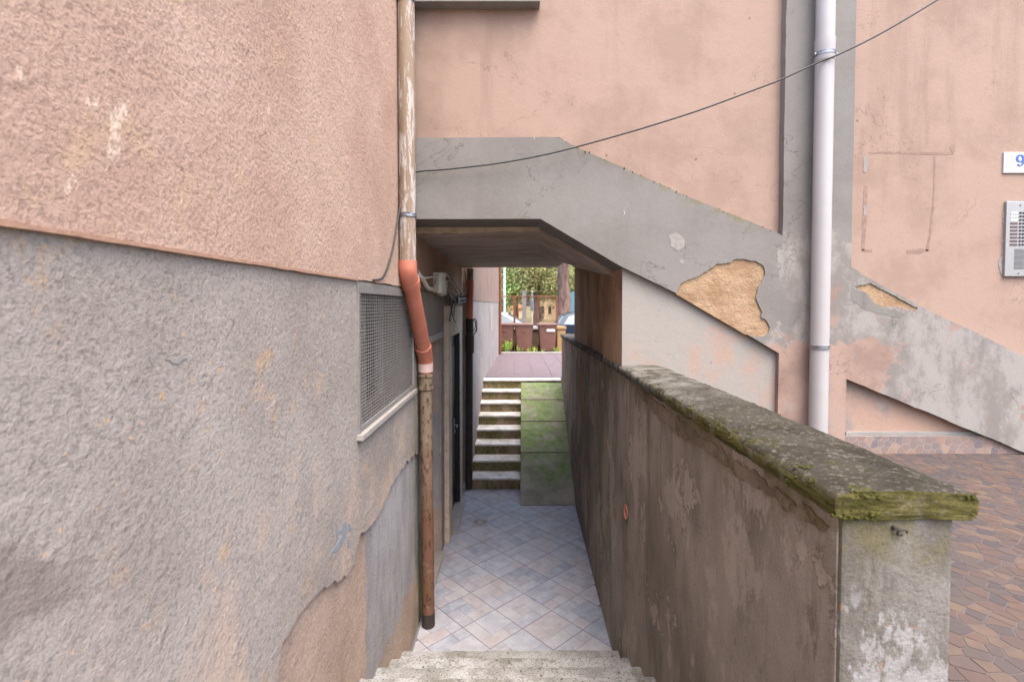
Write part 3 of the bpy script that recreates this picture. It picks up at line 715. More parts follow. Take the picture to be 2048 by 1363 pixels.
# soffit of landing and flights over the passage
CZ_ = 3.456
bm = bmesh.new()
vv = {k: bm.verts.new(c) for k, c in dict(
    a=(-.9, DF + .39, CZ_ - .006), b=(.20, DF + .39, CZ_ + .03), c=(.83, DF + .39, 3.10), e=(.83, 4.5, 3.145), p=(.273, 5.6, CZ_), q=(.66, 6.65, CZ_ + .005), r=(.83, 6.65, 3.375),
    f=(-.9, 7.8, CZ_ + .008), h=(.67, 7.8, CZ_ + .008), i=(.67, 6.7, CZ_ + .006)).items()}
for t in ('abp', 'apf', 'pqif', 'ihf', 'bce', 'bep', 'per', 'prq'):
    try: bm.faces.new([vv[k] for k in t])
    except ValueError: pass
ex = bmesh.ops.extrude_face_region(bm, geom=list(bm.faces))
for v in ex['geom']:
    if isinstance(v, bmesh.types.BMVert): v.co.z += .10
obj('soffit', bm, M['soffit'], sb)
bm = bmesh.new()
prf = [(.66, CZ_ + .004), (.83, CZ_ + .13), (1.5, CZ_ + .6), (1.5, CZ_ + .9), (.66, CZ_ + .3)]
obj('upper_flight', add_slab(bm, prf, None, 'y', 6.72, 7.79), M['soffit'], sb)
slab('landing_drip', rough([(-.88, CZ_ - .006), (.2, CZ_ + .022)], .006, .08, seed=3) + [(.2, 3.56), (-.88, 3.56)], 'y', DF + .385, DF + .41, M['jamb'], sb)
# brown walls carried by the parapet inside the passage
def side_wall(y0, y1, off, name):
    a, b = wall_x(y0) + off, wall_x(y1) + off
    obj(name, add_slab(bmesh.new(), [(a, y0), (b, y1), (b + .3, y1), (a + .3, y0)], None, 'z', cope_z(y1) - .02, 3.6 if y0 > 4.4 else 3.42), M['tunnel_wall'], sb)
p0 = wall_x(DF) + .004
slab('passage_pier', [(p0, 2.36), (p0 + .2, 2.36), (p0 + .2, fp(1241, 532)[1] - .1), (p0, fp(1241, 532)[1] + .012)], 'y', DF + .067, 4.5, M['tunnel_wall'], sb)
side_wall(4.5, 7.4, .02, 'passage_side_wall')
# skirting of crazy stones at the foot of the wall
sk = slab('stone_skirting', rect(fp(1690, 900)[0], 4.9, UP - .02, UP + .136), 'y', DF + .030, DF + .044, M['grout_wall'], sb)
bd = (fp(1690, 900)[0] + .004, 4.6, UP + .002, UP + .133)
for poly in voronoi(scatter(bd, 130, .075), bd, .0032):
    bm = bmesh.new(); add_slab(bm, poly, None, 'y', DF + .0288, DF + .036); obj('skirting_stone', bm, M['stone_lightened'], sk)
# scars of a removed notice board on the right panel
PF = DF + .065
pp = lambda x, y: on_y(x, y, PF)
for q, pl in enumerate((((1735, 304.5), (1800, 302.5), (1840, 304), (1905, 304.5), (1908, 309), (1860, 309.5), (1800, 307), (1740, 307)), ((1868, 312), (1871, 314), (1869, 400), (1863, 470), (1856, 502), (1851, 502), (1858, 465), (1866, 390)),
                        ((1728, 370), (1735, 372), (1733, 440), (1729, 500), (1722, 502), (1724, 440)), ((1724, 498), (1745, 499), (1744, 504), (1724, 503)), ((1812, 501), (1835, 497), (1862, 500), (1840, 507), (1815, 507)), ((1898, 294), (1910, 286), (1909, 303), (1904, 306)))):
    slab('notice_scar', rough([pp(x, y) for x, y in pl], .0025, .02, True, q + 31), 'y', PF - .0012, PF + .003, M['scar'], sb)
for q, pl in enumerate((((1727, 314), (1733, 312), (1736, 330), (1731, 346), (1726, 344)), ((1727, 412), (1733, 408), (1734, 428), (1728, 432)))):
    slab('plaster_fleck', rough([pp(x, y) for x, y in pl], .003, .012, True, q + 3), 'y', PF - .0022, PF + .003, M['filler'], sb)
# moss along the ledges of the band
rm = random.Random(9); bm = bmesh.new()
for a, b in zip(top1, top1[1:]):
    L = math.hypot(b[0] - a[0], b[1] - a[1])
    for k in range(int(L * 130)):
        t = rm.random(); x = a[0] + (b[0] - a[0]) * t; z = a[1] + (b[1] - a[1]) * t
        if rm.random() > (1.0 if .45 < x < 1.35 else .4): continue
        m4 = Matrix.Translation((x, DF + rm.uniform(-.002, .05), z + rm.uniform(-.008, .003))) @ Matrix.Rotation(rm.uniform(0, 6), 4, 'Y') @ Matrix.Diagonal((rm.uniform(.5, 1.6), .9, .7, 1))
        bmesh.ops.create_icosphere(bm, subdivisions=1, radius=rm.uniform(.003, .009), matrix=m4)
obj('ledge_moss', bm, M['moss'], sb, kind='stuff')

# ------------------------------------------------------------------ parapet
pw = thing('parapet_wall', 'dark weathered parapet wall with mossy coping beside the steps', 'wall', (.9, 1.2, 0))
ys_ = [1.14 + (9.62 - 1.14) * i / 24 for i in range(25)]
bm = bmesh.new(); ring = []
for y in ys_:
    x0 = wall_x(y); x1 = x0 + .258; zt = cope_z(y) - .058
    ring.append([bm.verts.new(c) for c in ((x0 + .005, y, -.05), (x0, y, zt), (x1, y, zt), (x1, y, -.05))])
for a, b in zip(ring, ring[1:]):
    for k in range(4): bm.faces.new((a[k], a[(k + 1) % 4], b[(k + 1) % 4], b[k]))
bm.faces.new(ring[0]); bm.faces.new(ring[-1])
obj('wall_body', bm, M['parapet'], pw)
# rendered end of the wall, as its own pier face
bm = bmesh.new()
add_box(bm, (wall_x(1.13) + .004, 1.128, 0), (wall_x(1.13) + .262, 1.22, cope_z(1.13) - .055), .008)
obj('end_pier', bm, M['pillar'], pw)
# coping slabs: rounded backs, layered and chipped edges
def coping(y0, y1, seed, w0=-.022, w1=.315):
    fine = y0 < 4; bm = bmesh.new(); rings = []
    th = .062; W = w1 - w0
    key = [(.016, -th), (.003, -th + .012), (0, -th + .03), (0, -.014), (.010, -.001), (.07, .006), (.17, .009), (.27, .005), (W - .010, -.002), (W, -.016), (W - .002, -th + .014), (W - .016, -th)]
    prof = []
    for a, b in zip(key, key[1:] + key[:1]):
        n = max(1, int(math.hypot(b[0] - a[0], b[1] - a[1]) / (.011 if fine else .04)))
        prof += [(a[0] + (b[0] - a[0]) * k / n, a[1] + (b[1] - a[1]) * k / n) for k in range(n)]
    cx, cz = W / 2, -th / 2
    def pt(a, b, y):
        p = Vector((wall_x(y) + w0 + a, y, cope_z(y) + b))
        s3 = Vector((seed * 7.1, 0, 0))
        side = 1 if (a < .012 or a > W - .012 or y < y0 + .004 or b < -th + .005) else .35
        lay = nz.noise(Vector((p.x * 7, p.y * 7, p.z * 110)) + s3) * .0045 * side
        chp = nz.noise(p * 26 + s3) * .004 * side + nz.noise(p * 70 + s3) * .002
        big = min(0, nz.noise(p * 11 + s3 * 2) + .28) * .030 * (1 if side == 1 else .15)
        d = lay + chp + big
        out = Vector((a - cx, 0, (b - cz) * 4)); out.normalize()
        if y < y0 + .004: out = (out * .6 + Vector((0, -1, 0))).normalized()
        return p + out * d
    n = max(6, int((y1 - y0) / (.016 if fine else .06)))
    for k in (.12, .3, .5, .68, .84, .95): rings.append([bm.verts.new(pt(cx + (a - cx) * k, cz + (b - cz) * k, y0)) for a, b in prof])
    for i in range(n + 1):
        y = y0 + (y1 - y0) * i / n; k = .985 if i == 0 else 1
        rings.append([bm.verts.new(pt(cx + (a - cx) * k, cz + (b - cz) * k, y + (.001 if i == 0 else 0))) for a, b in prof])
    m = len(prof)
    for a, b in zip(rings, rings[1:]):
        for k in range(m): bm.faces.new((a[k], a[(k + 1) % m], b[(k + 1) % m], b[k]))
    bm.faces.new(rings[0]); bm.faces.new(rings[-1])
    return obj('coping_slab', bm, M['coping'], pw, auto=55)
for i, (a, b) in enumerate(((1.118, 2.905), (2.911, 4.6), (4.606, 6.2), (6.206, 7.8), (7.806, 9.64))): coping(a, b, i + 2, -.022, .315 if a < 3 else .30)
rm = random.Random(19); bm = bmesh.new()
for k in range(1500):
    e = rm.random(); y = 1.12 + (rm.random() ** 2.0) * 2.0
    if e < .45: x = wall_x(y) - .022 + rm.uniform(-.003, .012); z = cope_z(y) - rm.uniform(-.002, .058)
    elif e < .60: y = 1.117 + rm.uniform(-.003, .006); x = wall_x(y) + rm.uniform(-.02, .31); z = cope_z(y) - rm.choice((rm.uniform(-.002, .01), rm.uniform(.04, .064), rm.uniform(0, .06)))
    else: x = wall_x(y) - .02 + abs(rm.gauss(0, .06)); z = cope_z(y) + .005
    if nz.noise(Vector((x * 14, y * 14, z * 14))) < .08: continue
    m4 = Matrix.Translation((x, y, z)) @ Matrix.Rotation(rm.uniform(0, 6), 4, 'Z') @ Matrix.Diagonal((rm.uniform(.7, 1.5), rm.uniform(.7, 1.5), .55, 1))
    bmesh.ops.create_icosphere(bm, subdivisions=1, radius=rm.uniform(.0015, .0048), matrix=m4)
obj('coping_moss', bm, M['moss'], pw, kind='stuff')
# patch of fallen render deep in the passage, and the lip of loose render under the coping
nx = wall_x(5.0) - .0015
def on_wall(x, y):
    Y = 4.0
    for _ in range(12): Y = on_x(x, y, wall_x(Y))[0]
    return (Y, on_x(x, y, wall_x(Y))[1])
def wall_patch(name, px, mat, proud, seed, amp=.006):
    pts = rough([on_wall(x, y) for x, y in px], amp, .03, True, seed)
    bm = bmesh.new()
    tr = tessellate_polygon([[Vector((a, b, 0)) for a, b in pts]])
    A = [bm.verts.new((wall_x(a) - proud, a, b)) for a, b in pts]; B = [bm.verts.new((wall_x(a) + .01, a, b)) for a, b in pts]
    for t in tr: bm.faces.new([A[i] for i in t])
    for i in range(len(pts)): j = (i + 1) % len(pts); bm.faces.new((A[i], A[j], B[j], B[i]))
    return obj(name, bm, mat, pw)
wall_patch('bare_render_patch', ((1156, 742), (1160, 738), (1165, 742), (1168, 770), (1170, 800), (1167, 835), (1163, 850), (1160, 825), (1157, 790)), M['ochre'], .002, 4)
wall_patch('render_lip', ((1262, 758), (1300, 790), (1350, 832), (1420, 884), (1500, 938), (1580, 996), (1640, 1036), (1660, 1052), (1646, 1062), (1600, 1040), (1560, 1004), (1500, 966), (1450, 930), (1400, 890), (1350, 862), (1310, 826), (1275, 786)), M['lip'], .004, 6, .012)

# ------------------------------------------------------------------ ramp beside the far stairs, far stairs
def zr(d): return .003 + (d - 6.98) / (9.76 - 6.98) * (FAR - .04)
rp = thing('concrete_ramp', 'mossy green concrete ramp of four slabs beside the far stairs', 'ramp', (.45, 7, 0))
cuts = [6.98, 7.97, 8.67, 9.24, 9.74]
for a, b in zip(cuts, cuts[1:]):
    bm = bmesh.new(); vs_ = []
    za, zb = zr(a), zr(b - .004)
    lx = lambda d: .078 + (d - 7) * .016
    P8 = [(lx(a), a, -.05), (wall_x(a) + .02, a, -.05), (wall_x(b) + .02, b - .004, -.05), (lx(b), b - .004, -.05), (lx(a), a, za + .010), (wall_x(a) + .02, a, za + .010), (wall_x(b) + .02, b - .004, zb), (lx(b), b - .004, zb)]
    V8 = [bm.verts.new(c) for c in P8]
    for f in ((0, 1, 2, 3), (4, 5, 6, 7), (0, 1, 5, 4), (1, 2, 6, 5), (2, 3, 7, 6), (3, 0, 4, 7)): bm.faces.new([V8[i] for i in f])
    obj('ramp_slab', bm, M['ramp'], rp)
    if a > 7: box('mortar_joint', (lx(a) + .004, a - .022, za - .02), (wall_x(a), a + .004, za + .014), M['ramp_joint'], rp, .003)
fs = thing('far_stairs', 'eight stone stairs with white marble treads climbing to the far pavement', 'stairs', (-.3, 7.6, 0))
nf = [7.61, 7.94, 8.26, 8.58, 8.90, 9.20, 9.48, 9.76]
for k, d in enumerate(nf):
    z = .173 * (k + 1); d2 = nf[k + 1] if k < 7 else 10.0; last = k == 7
    xr = .92 if last else .076 + (d - 7) * .016
    box('tread', (-.72, d, z - .028), (xr, d2 + .05, z), M['tread_far'], fs, .004)
    box('riser', (-.72, d + .022, max(-.05, z - .173 - .004)), (xr - .004, d2 + .08, z - .029), M['riser'], fs)

# ------------------------------------------------------------------ far pavement, kerb, soil
pv = slab('far_pavement', [(-.75, 10.0), (4, 10.0), (4, 15.0), (-.55, 15.0)], 'z', FAR - .004, FAR - .4, M['grout']); tag(pv, kind='structure')
for i in range(-2, 4):
    for j in range(12):
        x0, y0 = -.02 + i * .40, 10.16 + j * .40
        prism('pavement_tile', rect(x0 + .004, x0 + .396, y0 + .004, y0 + .396), FAR - .003, FAR + .004, M['pave_pink'], pv, .003)
tag(slab('kerb', rect(-3.6, 4, 15.0, 15.42), 'z', FAR + .03, .9, M['concrete']), kind='structure')
tag(slab('planting_strip', rect(-6, 8, 15.42, 16.9), 'z', FAR - .02, .9, M['soil']), kind='structure')

# ------------------------------------------------------------------ pipes and cables
dp = thing('downpipe', 'rainwater downpipe with peeling beige paint and an orange plastic offset at the corner', 'pipe', (-.776, 3.57, 0))
PX = -.776
q0 = (PX, 3.575, 3.165)
tube('upper_pipe', [(PX, 3.575, 5.75), (PX, 3.575, 3.15)], .0595, M['pipe_old'], dp, 24)
def arc(p, a, b, n=6):
    """rounded corner p between directions towards a and b"""
    p, a, b = Vector(p), Vector(a), Vector(b); return [tuple(a.lerp(p, t).lerp(p.lerp(b, t), t)) for t in [i / n for i in range(n + 1)]]
A_, B_ = Vector((PX, 3.64, 3.055)), Vector((PX, 4.205, 2.46))
dirn = (B_ - A_).normalized()
tube('orange_elbow', [(PX, 3.575, 3.19), (PX, 3.575, 3.14)] + arc((PX, 3.60, 3.08), (PX, 3.575, 3.13), A_ + dirn * .02), .066, M['pipe_orange'], dp, 24)
tube('elbow_collar', [A_ - dirn * .0, A_ + dirn * .06], .0705, M['pipe_orange'], dp, 24)
tube('orange_offset', [A_, B_], .061, M['pipe_orange'], dp, 24)
tube('orange_elbow', arc((PX, 4.245, 2.425), B_ - dirn * .05, (PX, 4.258, 2.385)), .067, M['pipe_orange'], dp, 24)
tube('elbow_collar', [B_ - dirn * .09, B_ - dirn * .04], .0705, M['pipe_orange'], dp, 24)
tube('pale_sleeve', [(PX, 4.258, 2.40), (PX, 4.264, 2.295)], .0655, M['sleeve'], dp, 24)
tube('orange_stub', [(PX, 4.264, 2.31), (PX, 4.265, 2.20)], .052, M['pipe_orange'], dp, 24)
tube('iron_socket', [(PX, 4.266, 2.275), (PX, 4.266, 2.265), (PX, 4.266, 2.25), (PX, 4.266, 2.245), (PX, 4.268, 2.17), (PX, 4.268, 2.165), (PX, 4.268, 2.14), (PX, 4.268, 2.13)], [.066, .072, .072, .064, .062, .067, .067, .055], M['rust'], dp, 24)
tube('iron_pipe', [(PX, 4.268, 2.2), (PX, 4.30, 1.1), (PX, 4.332, .12)], .0545, M['rust'], dp, 24)
tube('pipe_foot', [(PX, 4.332, .13), (PX, 4.334, .005)], .058, M['iron_dark'], dp, 20)
def clamp(parent, x, y, z, r, ang=0, ears=True):
    bm = add_tube(bmesh.new(), [(x, y, z - .011), (x, y, z + .011)], r + .005, 28)
    add_tube(bm, [(x, y, z + .007), (x, y, z + .012)], r + .007, 28); add_tube(bm, [(x, y, z - .012), (x, y, z - .007)], r + .007, 28)
    if ears:
        for s in (-1, 1):
            add_box(bm, (x + s * (r + .002) - .004, y - .012, z - .010), (x + s * (r + .022) + .004, y + .004, z + .010), .002)
            add_tube(bm, [(x + s * (r + .016), y - .022, z), (x + s * (r + .016), y + .012, z)], .006, 8)
    add_tube(bm, [(x, y, z), (x - .0, y + r + .03, z)], .006, 8)
    return obj('clamp', bm, M['steel'], parent, auto=40)
for yy in (13, 432): clamp(dp, PX, 3.575, on_x(816, yy, PX)[1], .0595, ears=False)
for yy in (13, 432):
    z = on_x(816, yy, PX)[1]; bm = add_tube(bmesh.new(), [(PX - .07, 3.55, z - .01), (PX - .02, 3.515, z + .012), (PX + .03, 3.512, z + .012)], .006, 8); obj('clamp_bolt', bm, M['steel'], dp, auto=40)
wp = thing('white_downpipe', 'smooth white plastic downpipe on the grey pilaster', 'pipe', (2.2, DF - .08, UP))
wx, wy = on_y(1647, 250, DF - .085)[0], DF - .085
tube('pipe', [(wx, wy, UP), (wx, wy, 4.75)], .0615, M['pipe_white'], wp, 32)
tube('socket', [(wx, wy, 4.60), (wx, wy, 4.61), (wx, wy, 4.76)], [.0635, .066, .066], M['pipe_white'], wp, 32)
tube('pipe', [(wx, wy, 4.74), (wx, wy, 5.75)], .0615, M['pipe_white'], wp, 32)
zc1, zc2 = on_y(1649, 110, wy)[1], on_y(1642, 693, wy)[1]
clamp(wp, wx, wy, zc1, .062); clamp(wp, wx, wy, zc2, .062, ears=False)
p2 = thing('second_downpipe', 'dark iron and orange downpipe beside the black door', 'pipe', (-.70, 7.6, 0))
tube('upper_pipe', [(-.70, 7.72, 3.44), (-.70, 7.72, 3.2)], .05, M['pipe_old'], p2, 18)
tube('orange_pipe', [(-.70, 7.72, 3.27), (-.70, 7.72, 3.26), (-.70, 7.72, 3.15), (-.70, 7.72, 3.14), (-.71, 7.70, 2.62)], [.056, .062, .062, .055, .055], M['pipe_orange'], p2, 18)
tube('iron_pipe', [(-.71, 7.70, 2.66), (-.71, 7.70, 2.40), (-.71, 7.69, 2.39), (-.71, 7.69, 2.14), (-.715, 7.69, 2.13), (-.72, 7.62, .01)], [.06, .062, .072, .072, .058, .056], M['iron_dark'], p2, 18)
p3 = thing('corner_drainpipe', 'thin orange brown drainpipe at the far corner of the left building', 'pipe', (-.44, 14.8, FAR))
tube('pipe', [(-.45, 14.78, FAR), (-.45, 14.78, 6.5)], .045, M['rust_orange'], p3, 14); tube('collar', [(-.45, 14.78, 3.55), (-.45, 14.78, 3.68)], .058, M['rust_orange'], p3, 14)
# the long black cable: looped across the face and tied to the white pipe
cp = [(832, 344), (900, 338), (1000, 326), (1100, 307), (1200, 281), (1300, 252), (1400, 220), (1500, 183), (1560, 160), (1630, 128)]
cpt = []
for x, y in cp:
    t = (x - 832) / 800; d = DF - .03 - .10 * t
    X, Z = on_y(x, y, d); cpt.append((X, d, Z))
end = [on_y(1674, 111, wy - .07), on_y(1760, 68, wy - .06), on_y(1875, 0, wy - .03), on_y(2080, -130, wy)]
cpt += [(end[0][0], wy - .08, end[0][1]), (end[1][0], wy - .06, end[1][1]), (end[2][0], wy - .03, end[2][1]), (end[3][0], wy + .05, end[3][1])]
st_ = [on_x(760, 552, LX), on_x(778, 500, LX), on_x(790, 430, LX), on_x(797, 372, LX)]
lead = [(LX + .02, on_x(740, 560, LX)[0], on_x(740, 560, LX)[1])] + [(LX + .025, a, b) for a, b in st_] + [(LX + .02, 3.60, 3.76), (-.80, 3.642, 3.80)]
def smooth_path(p, n=6):
    out = []
    P = [Vector(p[0])] + [Vector(v) for v in p] + [Vector(p[-1])]
    for i in range(1, len(P) - 2):
        for k in range(n):
            t = k / n; a, b, c, d = P[i - 1], P[i], P[i + 1], P[i + 2]
            out.append(.5 * ((2 * b) + (c - a) * t + (2 * a - 5 * b + 4 * c - d) * t * t + (3 * b - a - 3 * c + d) * t ** 3))
    out.append(P[-2]); return out
cb = tube('black_cable', smooth_path(lead + cpt), .0062, M['cable'], None, 8)
tag(cb, 'black cable sagging across the facade from the window grille to the white pipe', 'cable')
# junction box, conduits and loose wires under the landing
jb = thing('junction_box', 'white plastic cable box with looped conduits under the landing', 'electrical box', (-.8, 5.1, 3.1))
def W(x, y, X=-.80): a, b = on_x(x, y, X); return (X, a, b)
j0 = W(877, 565)
bm = add_box(bmesh.new(), (LX + .005, j0[1] - .11, j0[2] - .11), (LX + .10, j0[1] + .13, j0[2] + .05), .01); add_box(bm, (LX + .005, j0[1] - .12, j0[2] + .045), (LX + .11, j0[1] + .14, j0[2] + .10), .016)
obj('box_body', bm, M['plastic_white'], jb, auto=40)
box('terminal_block', (LX + .005, j0[1] + .30, j0[2] - .12), (LX + .07, j0[1] + .50, j0[2] + .05), M['conduit'], jb, .008)
tube('conduit', smooth_path([W(835, 546), W(846, 560), W(855, 575), W(865, 578), W(872, 572), W(874, 560)]), .021, M['conduit'], jb, 12)
tube('conduit', smooth_path([W(872, 578), W(880, 588), W(888, 586), W(892, 570)]), .021, M['conduit'], jb, 12)
tube('conduit', smooth_path([W(893, 566, -.79), W(897, 556, -.79), W(892, 548, -.79), W(884, 546, -.79)]), .012, M['conduit'], jb, 10)
tube('conduit', smooth_path([W(836, 552, -.78), W(848, 556, -.78), W(862, 554, -.78), W(884, 549, -.78), W(888, 546, -.78)]), .008, M['plastic_white'], jb, 8)
for q, pth in enumerate((((834, 540), (846, 556), (866, 552), (886, 545)), ((886, 545), (900, 552), (915, 575), (923, 588)), ((893, 568), (905, 578), (920, 590)))):
    tube('wire', smooth_path([W(x, y, -.79) for x, y in pth]), .0045, M['cable'], jb, 6)
ct = thing('cable_tangle', 'tangle of black cables and connectors beside the second downpipe', 'cables', (-.75, 7, 3))
for q, pth in enumerate((((897, 588), (905, 596), (915, 600), (926, 596), (935, 600), (943, 604), (950, 597), (950, 590)), ((900, 590), (912, 590), (922, 598), (934, 594), (928, 586), (922, 588)), ((899, 590), (902, 610), (905, 630), (911, 645)), ((905, 596), (915, 606), (925, 604), (938, 600)),
                         ((950, 585), (955, 572), (961, 550), (962, 520)), ((897, 590), (906, 602), (902, 625), (899, 642)), ((915, 600), (909, 614), (908, 632)), ((926, 600), (932, 565), (929, 540)), ((918, 592), (908, 574), (897, 566)))):
    tube('cable', smooth_path([W(x, y, -.755) for x, y in pth]), .012 if q in (0, 1, 3) else .006, M['cable'], ct, 7)
for x, y, s in ((914, 600, .06), (936, 598, .05), (950, 588, .045)):
    a = W(x, y, -.75); box('connector', (a[0] - s * .6, a[1] - s * 1.6, a[2] - s * .6), (a[0] + s * .5, a[1] + s * 1.6, a[2] + s * .6), M['black'], ct, .01)
rk = random.Random(4)
for q in range(4):
    bm = bmesh.new(); c0 = W(944, 655, -.69)
    pts = [(c0[0] + .075 * math.cos(a + q) + rk.uniform(-.01, .01), c0[1] - .05 + .06 * math.sin(a * 1.3), c0[2] + .13 * math.sin(a + q * 1.2) + rk.uniform(-.02, .02)) for a in [i * .7 for i in range(11)]]
    obj('loose_wire', add_tube(bm, smooth_path(pts, 4), .005, 6), M['cable'], ct, auto=60)
# orange drain stub in the parapet, iron ring on its pier, floor drain
a = on_wall(1252, 1023); sx_ = wall_x(a[0])
bm = bmesh.new(); seg = 20; rings = []
for (dx, r) in ((.03, .046), (-.004, .05), (-.006, .046), (-.002, .042), (.10, .040)):
    rings.append([bm.verts.new((sx_ + dx, a[0] + r * math.cos(t), a[1] + r * 1.05 * math.sin(t))) for t in [2 * math.pi * k / seg for k in range(seg)]])
for p, q in zip(rings, rings[1:]):
    for k in range(seg): bm.faces.new((p[k], p[(k + 1) % seg], q[(k + 1) % seg], q[k]))
ds = obj('drain_stub', bm, M['pipe_orange'], None, auto=50); tag(ds, 'open orange drain pipe end set in the dark parapet', 'pipe')
rg = on_y(1808, 1064, 1.11)
bm = add_tube(bmesh.new(), [(rg[0] - .012, 1.14, rg[1] + .004), (rg[0] - .012, 1.116, rg[1] + .004)], .005, 10)
pts = [(rg[0] + .002 + .011 * math.cos(t), 1.118 - .004 * math.sin(t), rg[1] - .004 + .008 * math.sin(t)) for t in [i * 2 * math.pi / 16 for i in range(14)]]
add_tube(bm, pts, .0026, 8); ir = obj('iron_ring', bm, M['iron_dark'], None, auto=50); tag(ir, 'small rusty iron ring fixed in the end of the parapet', 'ring')
fd = thing('floor_drain', 'square white drain grate with curved slots in the tiled floor', 'drain', (-.46, 6.44, 0))
bm = bmesh.new(); add_box(bm, (-.56, 6.33, -.002), (-.36, 6.55, .006), .002); obj('grate', bm, M['marble'], fd)
bm = bmesh.new()
for k in range(14):
    t = 2 * math.pi * k / 14
    for rr in (.055, .075):
        c = Vector((-.46 + rr * math.cos(t), 6.44 + rr * math.sin(t), .0065)); add_box(bm, c - Vector((.010, .0035, .001)), c + Vector((.010, .0035, .0012)), 0, Matrix.Rotation(t, 3, 'Z'), c)
obj('slots', bm, M['black'], fd)

# ------------------------------------------------------------------ number plaque and intercom on the right panel
pq = thing('house_number_plaque', 'white glazed plaque with a blue numeral 9', 'plaque', (3.75, PF, 3.9))
x0, z1 = pp(2005, 305); z0 = pp(2005, 347)[1]
pl = box('tile', (x0, PF - .012, z0), (x0 + .245, PF + .004, z1), M['plaque'], pq, .004)
def stroke(bm, pts, y0, y1):
    L, Rr = [], []
    for i, (x, z, w) in enumerate(pts):
        a = pts[max(0, i - 1)]; b = pts[min(len(pts) - 1, i + 1)]; d = Vector((b[0] - a[0], b[1] - a[1])).normalized(); nn = Vector((-d.y, d.x)) * w / 2
        L.append((x + nn.x, z + nn.y)); Rr.append((x - nn.x, z - nn.y))
    for i in range(len(pts) - 1):
        add_slab(bm, [L[i], L[i + 1], Rr[i + 1], Rr[i]], None, 'y', y0, y1)
ncx, ncz = pp(2037, 321)[0], pp(2037, 318)[1]
bm = bmesh.new(); ring = []
for k in range(25):
    t = 2 * math.pi * k / 24; ring.append((ncx + .024 * math.cos(t), ncz + .024 * math.sin(t), .007 + .012 * abs(math.cos(t))))
stroke(bm, ring, PF - .0145, PF - .011)
tl = [(ncx + .026, ncz + .002, .019), (ncx + .026, ncz - .02, .018), (ncx + .020, ncz - .038, .013), (ncx + .008, ncz - .051, .008), (ncx - .006, ncz - .053, .008), (ncx - .016, ncz - .047, .013), (ncx - .018, ncz - .042, .014)]
stroke(bm, tl, PF - .0148, PF - .011)
obj('numeral', bm, M['blue_ink'], pq)
ic = thing('intercom_panel', 'aluminium door intercom with rows of name cards and a speaker grille', 'intercom', (3.8, PF, 3.35))
ix0, iz1 = pp(2008, 404); iz0 = pp(2004, 553)[1]; iw = .30
scr = rough([(ix0 - .012, iz0 + .02), (ix0 - .03, iz0 + .09), (ix0 - .008, iz0 + .16), (ix0 - .006, iz1 - .05), (ix0 + .006, iz1 + .012), (ix0 + iw, iz1 + .014), (ix0 + iw + .01, iz0 + .01), (ix0 + .05, iz0 - .006)], .006, .03, True, 9)
slab('plaster_edge', scr, 'y', PF - .003, PF + .003, M['filler'], ic)
box('face_plate', (ix0, PF - .022, iz0), (ix0 + iw, PF + .002, iz1), M['intercom'], ic, .004)
rc = random.Random(2)
for k in range(10):
    z = iz1 - .085 - k * .0262
    for side, xx in ((0, ix0 + .03), (1, ix0 + .145)):
        mm = [M['label_light'], M['label_light'], M['label_light'], M['label_dark']][k] if (side == 0 and k < 4) else (M['label_green'] if side and k == 3 else M['label_light'] if side and k == 8 else M['label_dark'])
        box('name_card', (xx, PF - .0245, z - .0075), (xx + .054, PF - .021, z + .0075), mm, ic, .001)
    for xx in (ix0 + .103, ix0 + .127):
        obj('button', add_tube(bmesh.new(), [(xx, PF - .028, z), (xx, PF - .02, z)], .0072, 10), M['black'], ic, auto=40)
gx, gz = ix0 + .065, iz0 + .055
for k in range(17): box('speaker_slot', (gx, PF - .0228, gz + k * .009), (gx + .075, PF - .0205, gz + .0042 + k * .009), M['black'], ic)
for xx, z in ((ix0 + .10, iz1 - .03), (ix0 + .10, iz0 + .235), (ix0 + .10, iz0 + .022)): obj('screw', add_tube(bmesh.new(), [(xx, PF - .0245, z), (xx, PF - .02, z)], .005, 8), M['iron_dark'], ic)

